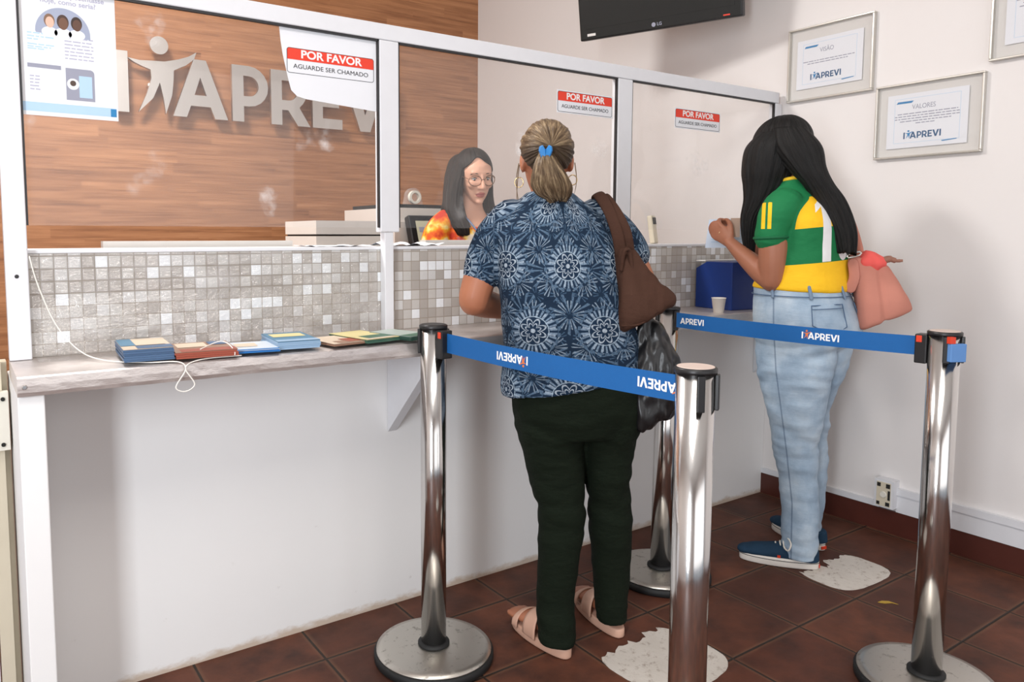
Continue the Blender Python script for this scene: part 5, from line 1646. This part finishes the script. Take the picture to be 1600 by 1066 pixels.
trunk(bm, [(.205, -.012, 1.115, .030, .026, 10), (.208, -.014, 1.150, .046, .036, 10, 0, -.2), (.212, -.012, 1.178, .036, .028, 10, 0, -.3), (.205, -.01, 1.192, .018, .014, 10, 0, -.3)], 28, 5)
fuse('cloth', bm, M['coral'], B3, .004, 2, push=lambda p, n: p + n * .008 * noise.noise((p.x * 40, p.y * 30, p.z * 20)))
strap('shoulder_strap', [(.140, -.02, 1.165), (.138, .0, 1.22), (.125, .03, 1.29), (.100, .075, 1.36), (.070, .115, 1.422), (.045, .15, 1.418)], .014, .005, M['pink'], B3)
strap('shoulder_strap', [(.175, .03, 1.165), (.165, .045, 1.22), (.145, .07, 1.29), (.118, .10, 1.36), (.086, .135, 1.418), (.055, .165, 1.410)], .014, .005, M['pink'], B3)
strap('flap_strap', [(.145, -.050, 1.150), (.150, -.062, 1.10), (.140, -.060, 1.06)], .018, .004, M['pink'], B3)
bk = wire('buckle', [(.128, -.045, 1.182), (.165, -.045, 1.192), (.166, -.045, 1.180), (.130, -.045, 1.170)], .004, M['silver'], B3, 6, True, 2)
wire('zip_end', [(.240, -.012, 1.158), (.262, -.012, 1.166), (.285, -.012, 1.160), (.305, -.012, 1.161)], [.013, .013, .010, .006, .005], plain('tan_leather_tab', (150, 104, 86), .6), B3, 10)

# things she holds
t = thing('card', 'tan card held upright in the hand of the woman in the jersey', 'card', (2.70, 1.63, 0), R(32.6 - 90))
bm = bmesh.new(); box(bm, (-.283, .036, 1.245), (-.248, .038, 1.320)); obj('card_sheet', bm, M['card'], t)
t = thing('document', 'pale blue printed document held behind the hand above the blue box', 'paper', (2.70, 1.63, 0), R(32.6 - 90))
dm = frame_mat((-.385, .128, 1.200), (1, .0, .015), (.10, .05, 1)); dm2 = dm
bm = bmesh.new(); box(bm, (0, 0, 0), (.165, .118, .0012)); ds = obj('sheet', xf(bm, dm), plain('pale_blue_paper_sheet', (206, 220, 238), .6), t)
obj('small_print', xf(words([(.02, .15, .100 - .011 * i) for i in range(8)], .003, 4), dm @ Matrix.Translation((0, 0, .0016))), M['print_sky'], ds)


# ------------------------------------------------------------------ clerk behind the glass
W3 = thing('person', 'clerk with long dark hair, glasses and orange floral blouse behind the glass', 'person', (1.975, 2.83, 0), PI)
HM3 = head_mat((.0, .03, 1.520), -12, -16, 3, 1.0)
bm = bmesh.new()
trunk(bm, [(0, 0, .80, .15, .12), (0, 0, .95, .165, .125), (0, 0, 1.08, .135, .105), (0, .005, 1.20, .145, .110), (0, .005, 1.29, .140, .085), (0, 0, 1.335, .095, .058), (0, 0, 1.375, .060, .055), (0, .008, 1.42, .050, .050), (0, .014, 1.47, .048, .048)])
add_head(bm, HM3)
for s in (-1, 1):
    tube(bm, [(s * .140, 0, 1.300, .048), (s * .185, .01, 1.22, .045), (s * .195, .02, 1.06, .040)], 14)
    tube(bm, [(s * .195, .02, 1.06, .038), (s * .170, .12, 1.03, .034), (s * .13, .20, 1.04, .023)], 14)
    add_hand(bm, (s * .13, .205, 1.04), (-s * .4, .9, .1), (0, 0, -1), s, (30, 32, 34, 38), .95)
    trunk(bm, [(s * .08, -.01, .04, .034, .040), (s * .08, -.01, .28, .048, .054), (s * .08, 0, .46, .055, .06), (s * .085, 0, .66, .075, .085), (s * .08, 0, .86, .09, .10)])
    tube(bm, [(s * .08, -.03, .035, .032), (s * .085, .10, .03, .038, .026), (s * .09, .17, .022, .036, .018)], 12)
fuse('body', bm, M['skin3'], W3, .0042, 3, mats=[M['lips']], slot=lips_slot(HM3), push=face_push(HM3))
add_eyes(W3, HM3, M['hair3'])
bm = bmesh.new()
trunk(bm, [(0, 0, .92, .175, .138), (0, 0, .94, .182, .145), (0, 0, 1.08, .155, .125), (0, .005, 1.20, .160, .128), (0, .005, 1.29, .162, .108, 0, -.15), (0, -.006, 1.335, .125, .078, 0, -.42), (0, -.012, 1.362, .084, .062, 0, -.62)], 40)
for s in (-1, 1): tube(bm, [(s * .130, 0, 1.305, .062), (s * .172, .004, 1.265, .066), (s * .192, .01, 1.20, .068), (s * .196, .012, 1.165, .064)], 20)
fuse('blouse', bm, M['floral'], W3, .005, 3, push=folds(.004, .5, 9))
bm = bmesh.new()
trunk(bm, [(0, 0, .80, .165, .135), (0, 0, .95, .170, .135)], 30)
for s in (-1, 1): trunk(bm, [(s * .08, -.01, .05, .055, .060), (s * .08, 0, .46, .068, .075), (s * .085, 0, .70, .088, .10), (s * .08, 0, .86, .09, .11)], 28)
fuse('trousers', bm, M['trous'], W3, .007, 3)
rad3 = lambda d: 1 / math.sqrt((d.x / .084) ** 2 + (d.y / .106) ** 2 + (d.z / .096) ** 2)


lock_mesh('hair', M['hair3'], W3, (0, -.012, .028), (0, -.45, 1), rad3, 200, 36, .03, lambda ph: 1.95 - .40 * max(0, math.sin(ph)) ** .8 - .34 * math.exp(-((ph - PI / 2 - .12) / .34) ** 2), .0035, 7, HM3, 8)
strand_loft('side_hair', M['hair3'], W3, [(.030, -.015, 1.618, .026, .040), (.056, -.01, 1.592, .028, .060), (.074, -.006, 1.545, .026, .068), (.090, -.002, 1.480, .030, .062), (.100, .010, 1.410, .040, .050), (.106, .040, 1.345, .045, .040), (.100, .075, 1.290, .042, .032), (.094, .090, 1.250, .030, .022)], 72, 6, .005, 2, 6)
strand_loft('side_hair', M['hair3'], W3, [(-.030, -.015, 1.618, .026, .040), (-.056, -.01, 1.592, .028, .058), (-.074, -.008, 1.545, .026, .064), (-.086, -.010, 1.480, .028, .058), (-.092, -.006, 1.410, .034, .046), (-.098, .018, 1.345, .038, .036), (-.098, .045, 1.295, .036, .030), (-.094, .058, 1.255, .026, .020)], 72, 6, .005, 5, 6)
strand_loft('back_hair', M['hair3'], W3, [(0, -.06, 1.60, .060, .040), (0, -.080, 1.53, .080, .040), (0, -.085, 1.44, .085, .036), (0, -.095, 1.34, .10, .036), (0, -.12, 1.25, .10, .030), (0, -.125, 1.20, .085, .020)], 72, 6, .005, 8, 6)
# glasses
gl = None
h3 = lambda x, y, z: HM3 @ Vector((x, y, z))
rim = lambda s: [h3(s * .034 + .0275 * math.cos(a), .106 - .012 * (abs(s * .034 + .0275 * math.cos(a)) / .06) ** 2, -.001 + .0225 * math.sin(a) * (1.05 if math.sin(a) > 0 else 1)) for a in [2 * PI * i / 16 for i in range(16)]]
gl = wire('glasses', rim(1), .0018, plain('dark_gold_rim', (128, 96, 72), .3, .6), W3, 8, True, 3)
wire('rim', rim(-1), .0018, gl.data.materials[0], gl, 8, True, 3)
wire('bridge', [h3(-.008, .106, .004), h3(0, .108, .007), h3(.008, .106, .004)], .0016, gl.data.materials[0], gl, 8)
for s in (-1, 1): wire('temple', [h3(s * .061, .094, .006), h3(s * .074, .06, .008), h3(s * .079, .0, .006)], .0015, gl.data.materials[0], gl, 8)
# lanyard lying on the blouse
wire('lanyard', [(.070, -.02, 1.372), (.072, .045, 1.345), (.058, .100, 1.30), (.030, .132, 1.24), (.004, .138, 1.17)], .004, plain('grey_blue_ribbon', (110, 128, 160), .7), W3, 8)
wire('lanyard', [(-.070, -.02, 1.372), (-.072, .045, 1.345), (-.060, .100, 1.30), (-.030, .132, 1.24), (-.004, .138, 1.17)], .004, plain('grey_blue_ribbon_side', (110, 128, 160), .7), W3, 8)
